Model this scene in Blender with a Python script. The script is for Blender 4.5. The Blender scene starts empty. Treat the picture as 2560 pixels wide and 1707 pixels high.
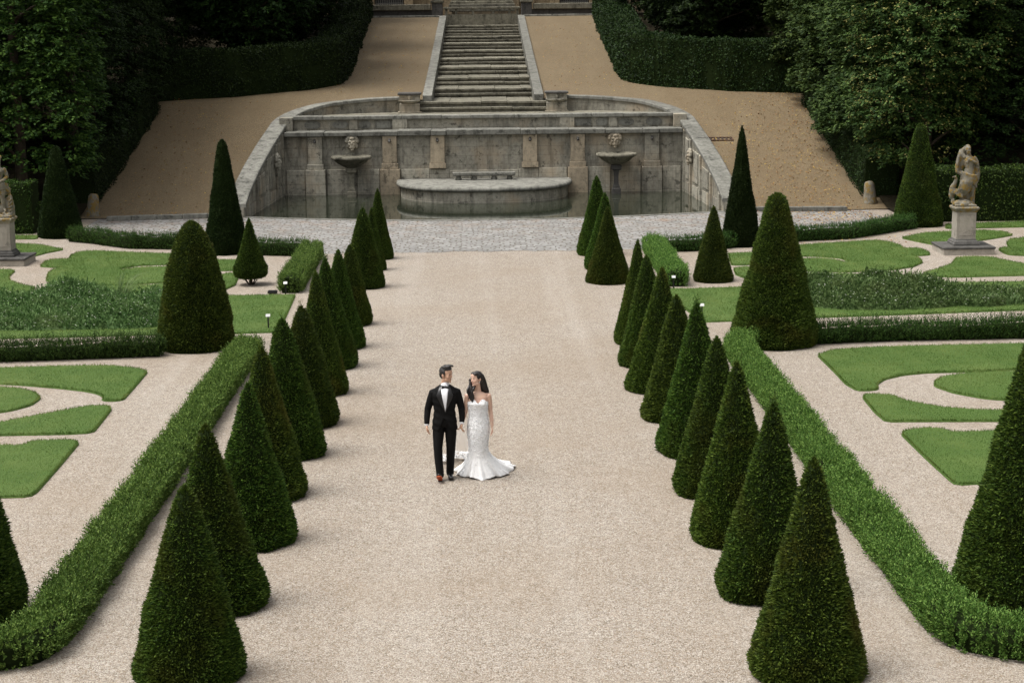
import bpy, math, random
import numpy as np
from mathutils import Vector, Matrix
C = bpy.context.scene.collection
R = math.radians
PI = math.pi

# ------------------------------------------------------------------ object helpers
def tag(o, label=None, cat=None, group=None, kind=None):
    if label: o['label'] = label
    if cat: o['category'] = cat
    if group: o['group'] = group
    if kind: o['kind'] = kind
    return o

def mesh_np(name, V, F, smooth=False, core=0):
    """mesh from a vertex array and a list of (n,k) face arrays"""
    V = np.asarray(V, dtype=np.float32)
    if not isinstance(F, (list, tuple)): F = [F]
    F = [np.asarray(f, dtype=np.int32) for f in F if len(f)]
    me = bpy.data.meshes.new(name)
    me.vertices.add(len(V)); me.vertices.foreach_set('co', V.ravel())
    nl = sum(f.size for f in F); nf = sum(len(f) for f in F)
    me.loops.add(nl); me.loops.foreach_set('vertex_index', np.concatenate([f.ravel() for f in F]))
    tot = np.concatenate([np.full(len(f), f.shape[1], np.int32) for f in F])
    st = np.concatenate([[0], np.cumsum(tot)[:-1]]).astype(np.int32)
    me.polygons.add(nf); me.polygons.foreach_set('loop_start', st); me.polygons.foreach_set('loop_total', tot)
    me.polygons.foreach_set('use_smooth', np.full(nf, smooth, bool))
    if core:      # faces of the inner body take the second material
        me.polygons.foreach_set('material_index', np.concatenate([(f[:, 0] < core).astype(np.int32) for f in F]))
    me.update(calc_edges=True)
    return me

def link(name, me, mat=None, parent=None, loc=(0, 0, 0)):
    o = bpy.data.objects.new(name, me); C.objects.link(o)
    if mat is not None and me is not None and len(me.materials) == 0: me.materials.append(mat)
    o.location = loc
    if parent is not None: o.parent = parent
    return o

def empty(name, loc=(0, 0, 0), rz=0):
    o = bpy.data.objects.new(name, None); C.objects.link(o)
    o.location = loc; o.rotation_euler = (0, 0, rz); o.empty_display_size = .3
    return o

def copy_tree(o, parent=None):
    c = o.copy(); C.objects.link(c)
    if parent is not None: c.parent = parent
    for ch in list(o.children): copy_tree(ch, c)
    return c

class MB:
    """collects closed shapes and links them as one mesh"""
    def __init__(s): s.v = []; s.f = []
    def add(s, v, f):
        n = len(s.v); s.v += [tuple(map(float, p)) for p in v]; s.f += [tuple(i + n for i in q) for q in f]
    def box(s, x0, x1, y0, y1, z0, z1):
        v = [(x, y, z) for z in (z0, z1) for y in (y0, y1) for x in (x0, x1)]
        s.add(v, [(0, 2, 3, 1), (4, 5, 7, 6), (0, 1, 5, 4), (2, 6, 7, 3), (0, 4, 6, 2), (1, 3, 7, 5)])
    def rings(s, rs, cap=True, closed=True):
        n = len(rs[0]); v = [p for r in rs for p in r]; f = []
        for i in range(len(rs) - 1):
            for j in range(n if closed else n - 1):
                k = (j + 1) % n
                f.append((i*n + j, i*n + k, (i+1)*n + k, (i+1)*n + j))
        if cap:
            f.append(tuple(range(n - 1, -1, -1))); f.append(tuple((len(rs)-1)*n + j for j in range(n)))
        s.add(v, f)
    def lathe(s, prof, c=(0, 0, 0), n=24, sx=1, sy=1, a0=0, a1=2*PI):
        rs = []
        for r, z in prof:
            rs.append([(c[0] + sx*r*math.cos(2*PI*j/n), c[1] + sy*r*math.sin(2*PI*j/n), c[2] + z) for j in range(n)])
        s.rings(rs)
    def tube(s, pts, rad, n=10, up=(0, 1, 0)):
        """pts path, rad list of r or (ra,rb); the ends are rounded off"""
        pts = [Vector(p) for p in pts]; rs = []
        m = len(pts)
        if not isinstance(rad, (list, tuple)): rad = [rad]*m
        fr = []
        for i in range(m):
            t = (pts[min(i+1, m-1)] - pts[max(i-1, 0)]).normalized()
            u = Vector(up); a = u.cross(t)
            if a.length < 1e-4: a = Vector((1, 0, 0)).cross(t)
            a.normalize(); b = t.cross(a).normalized(); fr.append((t, a, b))
        def ring(p, a, b, ra, rb): return [tuple(p + a*(ra*math.cos(2*PI*j/n)) + b*(rb*math.sin(2*PI*j/n))) for j in range(n)]
        def rr(i):
            q = rad[i]; return q if isinstance(q, (list, tuple)) else (q, q)
        t, a, b = fr[0]; ra, rb = rr(0); e = min(ra, rb)
        rs.append(ring(pts[0] - t*e*.8, a, b, ra*.35, rb*.35)); rs.append(ring(pts[0] - t*e*.5, a, b, ra*.8, rb*.8))
        for i in range(m):
            t, a, b = fr[i]; ra, rb = rr(i); rs.append(ring(pts[i], a, b, ra, rb))
        t, a, b = fr[-1]; ra, rb = rr(m-1); e = min(ra, rb)
        rs.append(ring(pts[-1] + t*e*.5, a, b, ra*.8, rb*.8)); rs.append(ring(pts[-1] + t*e*.8, a, b, ra*.35, rb*.35))
        s.rings(rs)
    def ell(s, c, r, M=None, nu=14, nv=9):
        c = Vector(c); rs = []
        for i in range(nv):
            th = PI*(i + .5)/nv
            ring = []
            for j in range(nu):
                ph = 2*PI*j/nu
                p = Vector((r[0]*math.sin(th)*math.cos(ph), r[1]*math.sin(th)*math.sin(ph), -r[2]*math.cos(th)))
                if M is not None: p = M @ p
                ring.append(tuple(c + p))
            rs.append(ring)
        s.rings(rs)
    def prism(s, poly, z0, z1):
        n = len(poly)
        v = [(x, y, z0) for x, y in poly] + [(x, y, z1) for x, y in poly]
        f = [tuple(range(n - 1, -1, -1)), tuple(range(n, 2*n))] + [(i, (i+1) % n, n + (i+1) % n, n + i) for i in range(n)]
        s.add(v, f)
    def xform(s, M):
        s.v = [tuple(M @ Vector(p)) for p in s.v]; return s
    def mesh(s, name, smooth=False):
        me = bpy.data.meshes.new(name); me.from_pydata(s.v, [], s.f); me.update()
        if smooth: me.polygons.foreach_set('use_smooth', [True]*len(me.polygons))
        return me
    def build(s, name, mat, parent=None, smooth=False, bevel=0, seg=2, loc=(0, 0, 0)):
        o = link(name, s.mesh(name, smooth), mat, parent, loc)
        if bevel:
            m = o.modifiers.new('bevel', 'BEVEL'); m.width = bevel; m.segments = seg; m.limit_method = 'ANGLE'; m.angle_limit = R(40)
        return o
    def fuse(s, name, voxel, smooth=2, fac=.5):
        """one continuous skin over all collected shapes"""
        me0 = s.mesh(name + '_src'); o = bpy.data.objects.new('tmp', me0); C.objects.link(o)
        m = o.modifiers.new('r', 'REMESH'); m.mode = 'VOXEL'; m.voxel_size = voxel; m.use_smooth_shade = True
        if smooth:
            k = o.modifiers.new('s', 'SMOOTH'); k.iterations = smooth; k.factor = fac
        dg = bpy.context.evaluated_depsgraph_get(); dg.update()
        me = bpy.data.meshes.new_from_object(o.evaluated_get(dg)); me.name = name
        bpy.data.objects.remove(o); bpy.data.meshes.remove(me0)
        me.polygons.foreach_set('use_smooth', [True]*len(me.polygons)); me.materials.clear()
        return me

# ------------------------------------------------------------------ smooth noise for geometry
def vnoise(x, y, z=0.0, seed=0):
    x = np.asarray(x, float); y = np.asarray(y, float); z = np.asarray(z, float) + np.zeros_like(x)
    xi = np.floor(x).astype(np.int64); yi = np.floor(y).astype(np.int64); zi = np.floor(z).astype(np.int64)
    fx = x - xi; fy = y - yi; fz = z - zi
    fx = fx*fx*(3 - 2*fx); fy = fy*fy*(3 - 2*fy); fz = fz*fz*(3 - 2*fz)
    def h(a, b, c):
        n = (a*374761393 + b*668265263 + c*2147483647*3 + seed*974711) & 0xffffffff
        n = ((n ^ (n >> 13))*1274126177) & 0xffffffff
        n = (n ^ (n >> 16)) & 0xffff
        return n/65535.0
    r = 0
    for a, wa in ((0, 1 - fx), (1, fx)):
        for b, wb in ((0, 1 - fy), (1, fy)):
            for c, wc in ((0, 1 - fz), (1, fz)):
                r = r + wa*wb*wc*h(xi + a, yi + b, zi + c)
    return r

def unit(a): return a/np.maximum(np.linalg.norm(a, axis=-1, keepdims=True), 1e-9)

def leaves(P, A, L, W, rng, curl=.15, nrm=None):
    """kite-shaped leaves at P along unit axes A; nrm = preferred face normal"""
    n = len(P); A = unit(A)
    if nrm is None: S = rng.normal(size=(n, 3))
    else: S = np.cross(A, nrm + rng.normal(size=(n, 3))*.35)
    S = S - A*np.sum(S*A, 1, keepdims=True); S = unit(S); N = np.cross(A, S)
    L = np.broadcast_to(np.asarray(L, float), (n,))[:, None]; W = np.broadcast_to(np.asarray(W, float), (n,))[:, None]
    V = np.empty((n, 4, 3), np.float32)
    V[:, 0] = P; V[:, 1] = P + A*L*.45 + S*W*.5 + N*L*curl*.5
    V[:, 2] = P + A*L; V[:, 3] = P + A*L*.45 - S*W*.5 + N*L*curl*.5
    return V.reshape(-1, 3), np.arange(4*n, dtype=np.int32).reshape(n, 4)

def blades(P, A, L, W, rng):
    """thin grass blades as triangles"""
    n = len(P); A = unit(A); S = rng.normal(size=(n, 3)); S[:, 2] = 0; S = unit(S)
    L = np.broadcast_to(np.asarray(L, float), (n,))[:, None]; W = np.broadcast_to(np.asarray(W, float), (n,))[:, None]
    V = np.empty((n, 3, 3), np.float32)
    V[:, 0] = P - S*W*.5; V[:, 1] = P + S*W*.5; V[:, 2] = P + A*L
    return V.reshape(-1, 3), np.arange(3*n, dtype=np.int32).reshape(n, 3)

def merge(parts):
    Vs = []; Fs = {}; o = 0
    for V, F in parts:
        Vs.append(V)
        for f in (F if isinstance(F, list) else [F]):
            Fs.setdefault(f.shape[1], []).append(f + o)
        o += len(V)
    return np.concatenate(Vs), [np.concatenate(f) for f in Fs.values()]

# ------------------------------------------------------------------ materials
class NT:
    def __init__(s, name):
        s.m = bpy.data.materials.new(name); s.m.use_nodes = True; s.t = s.m.node_tree; s.t.nodes.clear()
        s.out = s.n('ShaderNodeOutputMaterial')
    def n(s, k, **kw):
        x = s.t.nodes.new(k)
        for a, v in kw.items(): setattr(x, a, v)
        return x
    def l(s, a, b): s.t.links.new(a, b)
    def val(s, node, i, v):
        if isinstance(v, bpy.types.NodeSocket): s.l(v, node.inputs[i])
        else: node.inputs[i].default_value = v
    def pos(s): return s.n('ShaderNodeNewGeometry').outputs['Position']
    def scale(s, vec, sc):
        m = s.n('ShaderNodeMapping'); s.l(vec, m.inputs[0]); m.inputs['Scale'].default_value = sc; return m.outputs[0]
    def noise(s, vec, sc, det=4, rough=.55):
        x = s.n('ShaderNodeTexNoise'); s.l(vec, x.inputs['Vector']); x.inputs['Scale'].default_value = sc
        x.inputs['Detail'].default_value = det; x.inputs['Roughness'].default_value = rough; return x.outputs[0]
    def ramp(s, fac, stops, interp='LINEAR'):
        r = s.n('ShaderNodeValToRGB'); s.l(fac, r.inputs[0]); cr = r.color_ramp; cr.interpolation = interp
        while len(cr.elements) < len(stops): cr.elements.new(.5)
        for e, (p, c) in zip(cr.elements, stops):
            e.position = p; e.color = (c, c, c, 1) if isinstance(c, (int, float)) else (*c, 1)
        return r.outputs[0]
    def mix(s, f, a, b, mode='MIX'):
        x = s.n('ShaderNodeMix'); x.data_type = 'RGBA'; x.blend_type = mode
        s.val(x, 0, f)
        for i, v in ((6, a), (7, b)):
            if isinstance(v, bpy.types.NodeSocket): s.l(v, x.inputs[i])
            else: x.inputs[i].default_value = (*v, 1)
        return x.outputs[2]
    def math(s, op, a, b=0.0):
        x = s.n('ShaderNodeMath'); x.operation = op; s.val(x, 0, a); s.val(x, 1, b); return x.outputs[0]
    def bump(s, h, st=.3, d=.02):
        b = s.n('ShaderNodeBump'); s.l(h, b.inputs['Height']); b.inputs['Strength'].default_value = st; b.inputs['Distance'].default_value = d
        return b.outputs[0]
    def pr(s, col, rough=.8, bump=None, spec=.3, **kw):
        p = s.n('ShaderNodeBsdfPrincipled')
        if isinstance(col, bpy.types.NodeSocket): s.l(col, p.inputs['Base Color'])
        else: p.inputs['Base Color'].default_value = (*col, 1)
        s.val(p, 'Roughness', rough); p.inputs['Specular IOR Level'].default_value = spec
        if bump is not None: s.l(bump, p.inputs['Normal'])
        for k, v in kw.items(): p.inputs[k].default_value = v
        s.l(p.outputs[0], s.out.inputs[0]); return p

def plain(name, col, rough=.6, spec=.3, **kw):
    t = NT(name); t.pr(col, rough, None, spec, **kw); return t.m

def leaf_mat(name, dark, mid, light, trans=.25, patch=None, pscale=.8, rough=.6, spec=.14):
    """leaf colours vary from leaf to leaf and from plant to plant"""
    t = NT(name); g = t.n('ShaderNodeNewGeometry')
    c = t.ramp(g.outputs['Random Per Island'], [(0, dark), (.55, mid), (1, light)])
    if patch is not None:
        nz = t.noise(g.outputs['Position'], pscale, 3)
        c = t.mix(t.ramp(nz, [(.52, 0.0), (.72, .75)]), c, patch)
    oi = t.n('ShaderNodeObjectInfo')
    hsv = t.n('ShaderNodeHueSaturation'); t.l(c, hsv.inputs['Color'])
    t.l(t.math('ADD', t.math('MULTIPLY', oi.outputs['Random'], .025), .4875), hsv.inputs['Hue'])
    t.l(t.math('ADD', t.math('MULTIPLY', oi.outputs['Random'], .4), .8), hsv.inputs['Value'])
    c = hsv.outputs[0]
    p = t.pr(c, rough, None, spec)
    tr = t.n('ShaderNodeBsdfTranslucent'); t.l(c, tr.inputs[0])
    ms = t.n('ShaderNodeMixShader'); ms.inputs[0].default_value = trans
    t.l(p.outputs[0], ms.inputs[1]); t.l(tr.outputs[0], ms.inputs[2]); t.l(ms.outputs[0], t.out.inputs[0])
    return t.m

def gravel_mat(name, cols, patchcol, dark, pf=.6, bump=.35):
    t = NT(name); p = t.pos()
    v1 = t.n('ShaderNodeTexVoronoi'); t.l(p, v1.inputs['Vector']); v1.inputs['Scale'].default_value = 84
    v2 = t.n('ShaderNodeTexVoronoi'); t.l(p, v2.inputs['Vector']); v2.inputs['Scale'].default_value = 19
    s1 = t.n('ShaderNodeSeparateColor'); t.l(v1.outputs['Color'], s1.inputs[0])
    s2 = t.n('ShaderNodeSeparateColor'); t.l(v2.outputs['Color'], s2.inputs[0])
    c1 = t.ramp(s1.outputs[0], cols); c2 = t.ramp(s2.outputs[1], cols)
    c = t.mix(.15, c1, c2)
    big = t.noise(p, .22, 5, .6)
    c = t.mix(t.math('MULTIPLY', t.ramp(big, [(.42, 0.0), (.66, 1.0)]), pf), c, t.mix(.55, c, patchcol))
    mid = t.noise(p, 2.3, 4, .6)
    c = t.mix(t.math('MULTIPLY', t.ramp(mid, [(.5, 0.0), (.75, 1.0)]), .2), c, dark)
    tr = t.noise(t.scale(p, (1.1, .035, 1)), 1.0, 3, .6)
    c = t.mix(t.math('MULTIPLY', t.ramp(tr, [(.5, 0.0), (.7, 1.0)]), .13), c, cols[-2][1])
    h = t.math('ADD', t.math('MULTIPLY', v1.outputs['Distance'], -1.0), t.math('MULTIPLY', mid, .6))
    t.pr(c, .85, t.bump(h, bump, .012), .25)
    return t.m

def stone_mat(name, light, mid, dark, joints=(.62, .31), jstr=.5, stain=1.0, lichen=None, bump=.35, warm=None):
    t = NT(name); p = t.pos(); sp = t.n('ShaderNodeSeparateXYZ'); t.l(p, sp.inputs[0])
    u = t.math('ADD', sp.outputs[0], sp.outputs[1])
    cb = t.n('ShaderNodeCombineXYZ'); t.l(u, cb.inputs[0]); t.l(sp.outputs[2], cb.inputs[1])
    n1 = t.noise(p, 1.1, 6, .62); n2 = t.noise(p, 7, 6, .7); n3 = t.noise(p, 38, 3, .6)
    oi = t.n('ShaderNodeObjectInfo')
    c = t.ramp(n1, [(.3, mid), (.62, light)])
    c = t.mix(.5, c, t.ramp(n2, [(.34, dark), (.5, mid), (.68, light)]))
    if warm is not None: c = t.mix(t.ramp(t.noise(p, .7, 3), [(.5, 0.0), (.66, .6)]), c, warm)
    # rain streaks and black crust with outlines of their own
    st = t.noise(t.scale(p, (3.2, 3.2, .55)), 1.0, 5, .65)
    c = t.mix(t.math('MULTIPLY', t.ramp(st, [(.49, 0.0), (.68, 1.0)]), .62*stain), c, dark)
    cr = t.noise(p, 2.4, 8, .72)
    c = t.mix(t.math('MULTIPLY', t.ramp(cr, [(.575, 0.0), (.63, 1.0)]), .7*stain), c, tuple(x*.55 for x in dark))
    h = t.math('ADD', t.math('MULTIPLY', n2, .8), t.math('MULTIPLY', n3, .35))
    if joints:
        b = t.n('ShaderNodeTexBrick'); t.l(cb.outputs[0], b.inputs['Vector'])
        b.inputs['Scale'].default_value = 1; b.inputs['Brick Width'].default_value = joints[0]; b.inputs['Row Height'].default_value = joints[1]
        b.inputs['Mortar Size'].default_value = .009; b.inputs['Mortar Smooth'].default_value = .3
        b.inputs['Color1'].default_value = (.78, .78, .78, 1); b.inputs['Color2'].default_value = (1, 1, 1, 1); b.inputs['Mortar'].default_value = (.3, .28, .25, 1)
        c = t.mix(jstr, c, b.outputs['Color'], 'MULTIPLY')
        h = t.math('SUBTRACT', h, t.math('MULTIPLY', b.outputs['Fac'], .8))
    c = t.mix(1.0, c, t.ramp(oi.outputs['Random'], [(0, .68), (1, 1.05)]), 'MULTIPLY')
    if lichen is not None:
        c = t.mix(t.ramp(t.noise(p, 6.5, 6, .7), [(.5, 0.0), (.57, .8)]), c, lichen)
    t.pr(c, .9, t.bump(h, bump, .03), .15)
    return t.m

M = {}
GC = [(0, (.045, .034, .024)), (.2, (.155, .12, .088)), (.45, (.232, .196, .155)), (.7, (.308, .273, .23)), (.9, (.45, .422, .38)), (1, (.235, .155, .085))]
M['gravel'] = gravel_mat('pale gravel', GC, (.2, .15, .1), (.13, .1, .072))
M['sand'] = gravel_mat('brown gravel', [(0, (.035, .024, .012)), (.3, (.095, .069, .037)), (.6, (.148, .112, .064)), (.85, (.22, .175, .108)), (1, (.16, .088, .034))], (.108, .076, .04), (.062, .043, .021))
M['stone'] = stone_mat('weathered limestone', (.44, .415, .34), (.305, .285, .23), (.07, .066, .055), (.85, .36), .5, .95, warm=(.42, .335, .23))
M['coping'] = stone_mat('grey coping stone', (.3, .294, .258), (.19, .186, .16), (.05, .049, .042), (1.4, 5), .45, .95)
M['tan'] = stone_mat('tan limestone', (.46, .38, .27), (.34, .285, .205), (.1, .085, .062), None, .5, .8)
M['step'] = stone_mat('mossy step stone', (.29, .27, .21), (.165, .153, .117), (.035, .033, .025), (1.5, 7), .45, 1.0)
M['pale'] = stone_mat('pale pedestal stone', (.37, .335, .285), (.31, .28, .236), (.18, .16, .132), None, .4, .6)
M['dkstone'] = stone_mat('dark slab stone', (.13, .125, .115), (.085, .08, .074), (.03, .03, .028), None, .4, .7)
M['statue'] = stone_mat('lichen covered stone', (.31, .285, .23), (.19, .172, .13), (.045, .04, .03), None, .3, .8, lichen=(.2, .125, .022))
M['facade'] = stone_mat('ochre facade stone', (.32, .255, .165), (.22, .17, .108), (.06, .05, .036), (1.1, .5), .5, .9)
M['bark'] = stone_mat('bark', (.1, .08, .055), (.06, .048, .034), (.02, .017, .013), None, .3, .6)

def cobble_mat():
    t = NT('worn cobbles'); p = t.pos()
    wob = t.n('ShaderNodeVectorMath'); wob.operation = 'ADD'; t.l(p, wob.inputs[0])
    nz = t.n('ShaderNodeTexNoise'); t.l(p, nz.inputs['Vector']); nz.inputs['Scale'].default_value = 1.6; nz.inputs['Detail'].default_value = 3
    sc = t.n('ShaderNodeVectorMath'); sc.operation = 'SCALE'; t.l(nz.outputs['Color'], sc.inputs[0]); sc.inputs['Scale'].default_value = .5
    t.l(sc.outputs[0], wob.inputs[1]); q = wob.outputs[0]
    b = t.n('ShaderNodeTexBrick'); t.l(q, b.inputs['Vector']); b.inputs['Scale'].default_value = 1
    b.inputs['Brick Width'].default_value = .34; b.inputs['Row Height'].default_value = .3; b.inputs['Mortar Size'].default_value = .028; b.inputs['Mortar Smooth'].default_value = .4
    b.inputs['Color1'].default_value = (.215, .21, .2, 1); b.inputs['Color2'].default_value = (.335, .33, .318, 1); b.inputs['Mortar'].default_value = (.1, .085, .06, 1)
    c = t.mix(.5, b.outputs['Color'], t.ramp(t.noise(p, 9, 5, .7), [(.3, .3), (.7, 1.0)]), 'MULTIPLY')
    n = t.noise(p, 1.4, 6, .7)
    sp = t.n('ShaderNodeSeparateXYZ'); t.l(p, sp.inputs[0])
    band = t.ramp(t.math('DIVIDE', sp.outputs[1], 70.0), [(.775, 0.0), (.83, .5), (.87, 1.0)])   # fallen leaf dust gathers by the pool
    c = t.mix(t.math('MULTIPLY', t.math('MULTIPLY', t.ramp(n, [(.5, 0.0), (.66, 1.0)]), band), .55), c, (.22, .13, .07))
    c = t.mix(t.ramp(t.noise(p, 4.1, 6, .75), [(.55, 0.0), (.64, .7)]), c, (.1, .09, .07))
    h = t.math('SUBTRACT', t.noise(p, 14, 3), t.math('MULTIPLY', b.outputs['Fac'], 1.2))
    t.pr(c, .7, t.bump(h, .5, .03), .3); return t.m
M['cobble'] = cobble_mat()

def water_mat():
    t = NT('still dark water'); p = t.pos()
    b = t.bump(t.noise(t.scale(p, (1, .5, 1)), 3.5, 2), .03, .02)
    t.pr((.022, .026, .017), .03, b, .5, IOR=1.33); return t.m
M['water'] = water_mat()

def turf_mat():
    t = NT('turf'); p = t.pos()
    c = t.ramp(t.noise(p, 34, 4, .7), [(.3, (.03, .06, .01)), (.6, (.06, .108, .019)), (.8, (.1, .155, .034))])
    c = t.mix(t.ramp(t.noise(p, .8, 4, .6), [(.45, 0.0), (.7, .5)]), c, (.1, .14, .035))
    t.pr(c, .8, t.bump(t.noise(p, 40, 3), .6, .03), .2); return t.m
M['turf'] = turf_mat()
def blade_mat():
    t = NT('grass blades'); g = t.n('ShaderNodeNewGeometry'); p = g.outputs['Position']
    c = t.ramp(g.outputs['Random Per Island'], [(0, (.036, .075, .01)), (.5, (.072, .13, .021)), (.9, (.125, .195, .04)), (1, (.24, .23, .08))])
    c = t.mix(t.ramp(t.noise(p, 1.3, 5, .65), [(.45, 0.0), (.66, .7)]), c, (.23, .26, .075))
    c = t.mix(t.ramp(t.noise(t.scale(p, (1.6, .25, 1)), 1.0, 2), [(.42, 0.0), (.58, .65)]), c, (.055, .115, .016))  # darker lanes: the shading of mower stripes is put into the blade colour
    q = t.pr(c, .6, None, .2); tr = t.n('ShaderNodeBsdfTranslucent'); t.l(c, tr.inputs[0])
    ms = t.n('ShaderNodeMixShader'); ms.inputs[0].default_value = .3
    t.l(q.outputs[0], ms.inputs[1]); t.l(tr.outputs[0], ms.inputs[2]); t.l(ms.outputs[0], t.out.inputs[0]); return t.m
M['blade'] = blade_mat()
M['yew'] = leaf_mat('yew needles', (.013, .028, .004), (.04, .078, .01), (.1, .15, .022), .15, (.055, .06, .009), 1.1)
M['yew_olive'] = leaf_mat('olive yew needles', (.015, .029, .004), (.047, .077, .01), (.11, .15, .022), .15, (.085, .076, .012), 1.3)
M['box'] = leaf_mat('box leaves', (.026, .06, .009), (.08, .165, .028), (.2, .31, .07), .25)
M['boxdark'] = leaf_mat('dark box leaves', (.011, .03, .005), (.027, .062, .011), (.075, .135, .024), .22)
M['hornbeam'] = leaf_mat('hornbeam leaves', (.01, .026, .004), (.027, .06, .009), (.075, .128, .02), .22)
M['linden'] = leaf_mat('linden leaves', (.011, .026, .005), (.032, .06, .012), (.085, .125, .03), .22)
M['wood'] = leaf_mat('wood leaves darkened for shade', (.005, .012, .002), (.012, .027, .005), (.032, .06, .01), .18)  # shade among the background trees is put into this near-black leaf colour
M['twig'] = plain('dense twigs and old leaves', (.011, .018, .005), .95, .05)
M['yew_shade'] = leaf_mat('yew needles darkened for shade', (.004, .01, .002), (.011, .024, .005), (.03, .052, .01), .12)  # yew colour lowered to stand for the shade of surrounding trees
M['bract'] = leaf_mat('linden blossom', (.12, .13, .025), (.2, .19, .05), (.34, .31, .12), .3)
M['bedleaf'] = leaf_mat('flower bed leaves', (.03, .066, .016), (.074, .135, .038), (.165, .245, .09), .25, (.14, .19, .07), 1.6)
M['petal'] = plain('pale petals', (.62, .64, .54), .7)
M['reed'] = leaf_mat('reed blades', (.06, .11, .04), (.12, .19, .07), (.22, .29, .13), .25)
M['fall'] = leaf_mat('fallen leaves', (.17, .07, .022), (.32, .16, .045), (.6, .44, .1), .1)
M['iron'] = plain('black iron', (.012, .012, .012), .5)
M['white'] = plain('white enamel', (.62, .62, .6), .4)
# ------------------------------------------------------------------ ground
ZY = [-40, 63.4, 64.2, 66, 68, 70, 73, 75, 76.5, 77.8, 112, 113, 200]
ZZ = [0, 0, .12, .5, .95, 1.42, 2.22, 2.8, 3.2, 3.5, 6.9, 6.95, 7.4]
def Zt(y): return float(np.interp(y, ZY, ZZ))
def pool_front(x): return 61.55 + 1.85*min(1.0, abs(x)/8.6)**2
def wall_x(y):
    """outer line of the pool walls at depth y"""
    if y <= 72.6: return 8.8 - (y - 63.4)/9.2*.5
    if y < 77.55: return 3.0 + 5.3*math.sqrt(max(0, 1 - ((y - 72.6)/4.95)**2))
    return 2.4

def ground():
    xs = np.concatenate([np.linspace(-70, -10, 13), np.linspace(-8.6, 8.6, 33), np.linspace(10, 70, 13)])
    rows = []
    for k in range(13):
        rows.append([(x, -40 + (pool_front(x) + .12 + 40)*k/12, 0.0) for x in xs])
    b = MB(); b.rings(rows, cap=False, closed=False)
    tag(b.build('gravel_court', M['gravel']), kind='structure')
    ys = list(np.linspace(63.52, 72.6, 14)) + [72.6 + 4.95*math.sin(R(a)) for a in range(6, 91, 6)] + [78.2, 80, 84, 90, 96, 102, 108, 112, 114, 130, 200]
    for sgn in (-1, 1):
        rows = []
        for y in ys:
            xi = wall_x(y); f = [0, .004, .012, .03, .06, .1, .16, .25, .4, .65, 1]
            rows.append([(sgn*(xi + (70 - xi)*q), y, Zt(y) + (.05*(vnoise([q*60], [y*.4])[0] - .5) if .001 < q else 0)) for q in f])
        b = MB(); b.rings(rows, cap=False, closed=False)
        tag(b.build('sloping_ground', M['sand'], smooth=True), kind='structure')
    # leaf litter under the trees, laid over the slope sheet
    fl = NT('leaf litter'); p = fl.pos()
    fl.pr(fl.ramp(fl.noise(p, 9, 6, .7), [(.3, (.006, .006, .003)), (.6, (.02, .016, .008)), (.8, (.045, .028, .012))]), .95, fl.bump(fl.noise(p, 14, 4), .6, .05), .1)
    for sgn in (-1, 1):
        for q, (ya, yb, xa, xb) in enumerate(((61.0, 82.5, 14.4, 69.5), (82.5, 200, 7.6, 69.5))):
            yy = [y for y in [61.0, 63.4, 64.2, 66, 68, 70, 73, 75, 76.5, 77.8, 82.5, 90, 100, 112, 113, 140, 200] if ya <= y <= yb]
            b = MB(); b.rings([[(sgn*x, y, Zt(y) + .075) for x in np.linspace(xa, xb, 30)] for y in yy], cap=False, closed=False)
            tag(b.build('forest_floor', fl.m), kind='structure')
    # cobbled strip in front of the pool
    rng = random.Random(4)
    xs = np.linspace(-13.7, 13.7, 111)
    def fr(x):
        a = abs(x)
        if a < 4.9: return 53.35 + rng.uniform(-.16, .16)
        return float(np.interp(a, [4.9, 6.7, 9.4, 11, 12.2, 13.2, 13.8], [52.75, 53.1, 54.7, 55.1, 56.2, 57.1, 59.5])) + .1
    rows = [[], [], []]
    for x in xs:
        a, c = fr(x), pool_front(x)
        for r_, y in zip(rows, (a, (a + c)/2, c)): r_.append((x, y, .006))
    b = MB(); b.rings(rows, cap=False, closed=False)
    tag(b.build('cobbled_path', M['cobble']), kind='structure')
    w = MB(); n = 24
    pts = [(8.7*(-1 + 2*i/n), 0) for i in range(n + 1)]
    v = [(x, pool_front(x) + .1, -.07) for x, _ in pts] + [(-8.5, 72.3, -.07), (8.5, 72.3, -.07)]
    w.add(v, [tuple(range(n + 1)) + (n + 2, n + 1)])
    tag(w.build('pool_water', M['water']), kind='structure')
ground()

def arc_kerb():
    b = MB(); n = 40; rs = []
    for i in range(n + 1):
        x = 8.6*(-1 + 2*i/n); y = pool_front(x)
        rs.append([(x, y - .02, -.35), (x, y - .02, .022), (x, y + .3, .022), (x, y + .3, -.35)])
    b.rings(rs)
    tag(b.build('pool_kerb', M['coping'], bevel=.012), 'pale curved stone kerb edging the front of the pool', 'kerb')
arc_kerb()

def side_kerb(pts, label):
    b = MB(); rng = random.Random(3)
    (x0, y0), (x1, y1) = pts; n = 5
    for i in range(n):
        a = i/n; c = (i + 1)/n - .004
        xa, ya, xb, yb = x0 + (x1 - x0)*a, y0 + (y1 - y0)*a, x0 + (x1 - x0)*c, y0 + (y1 - y0)*c
        h = .17 + rng.uniform(-.012, .012)
        b.prism([(xa, ya), (xb, yb), (xb, yb + .26), (xa, ya + .26)], -.1, h)
    tag(b.build('path_kerb', M['coping'], bevel=.02), label, 'kerb', 'kerbs below the gravel slopes')
side_kerb([(-13.3, 62.75), (-8.95, 63.35)], 'low stone kerb at the foot of the left gravel slope')
side_kerb([(8.95, 63.35), (12.9, 63.0)], 'low stone kerb at the foot of the leaf strewn right slope')

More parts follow.
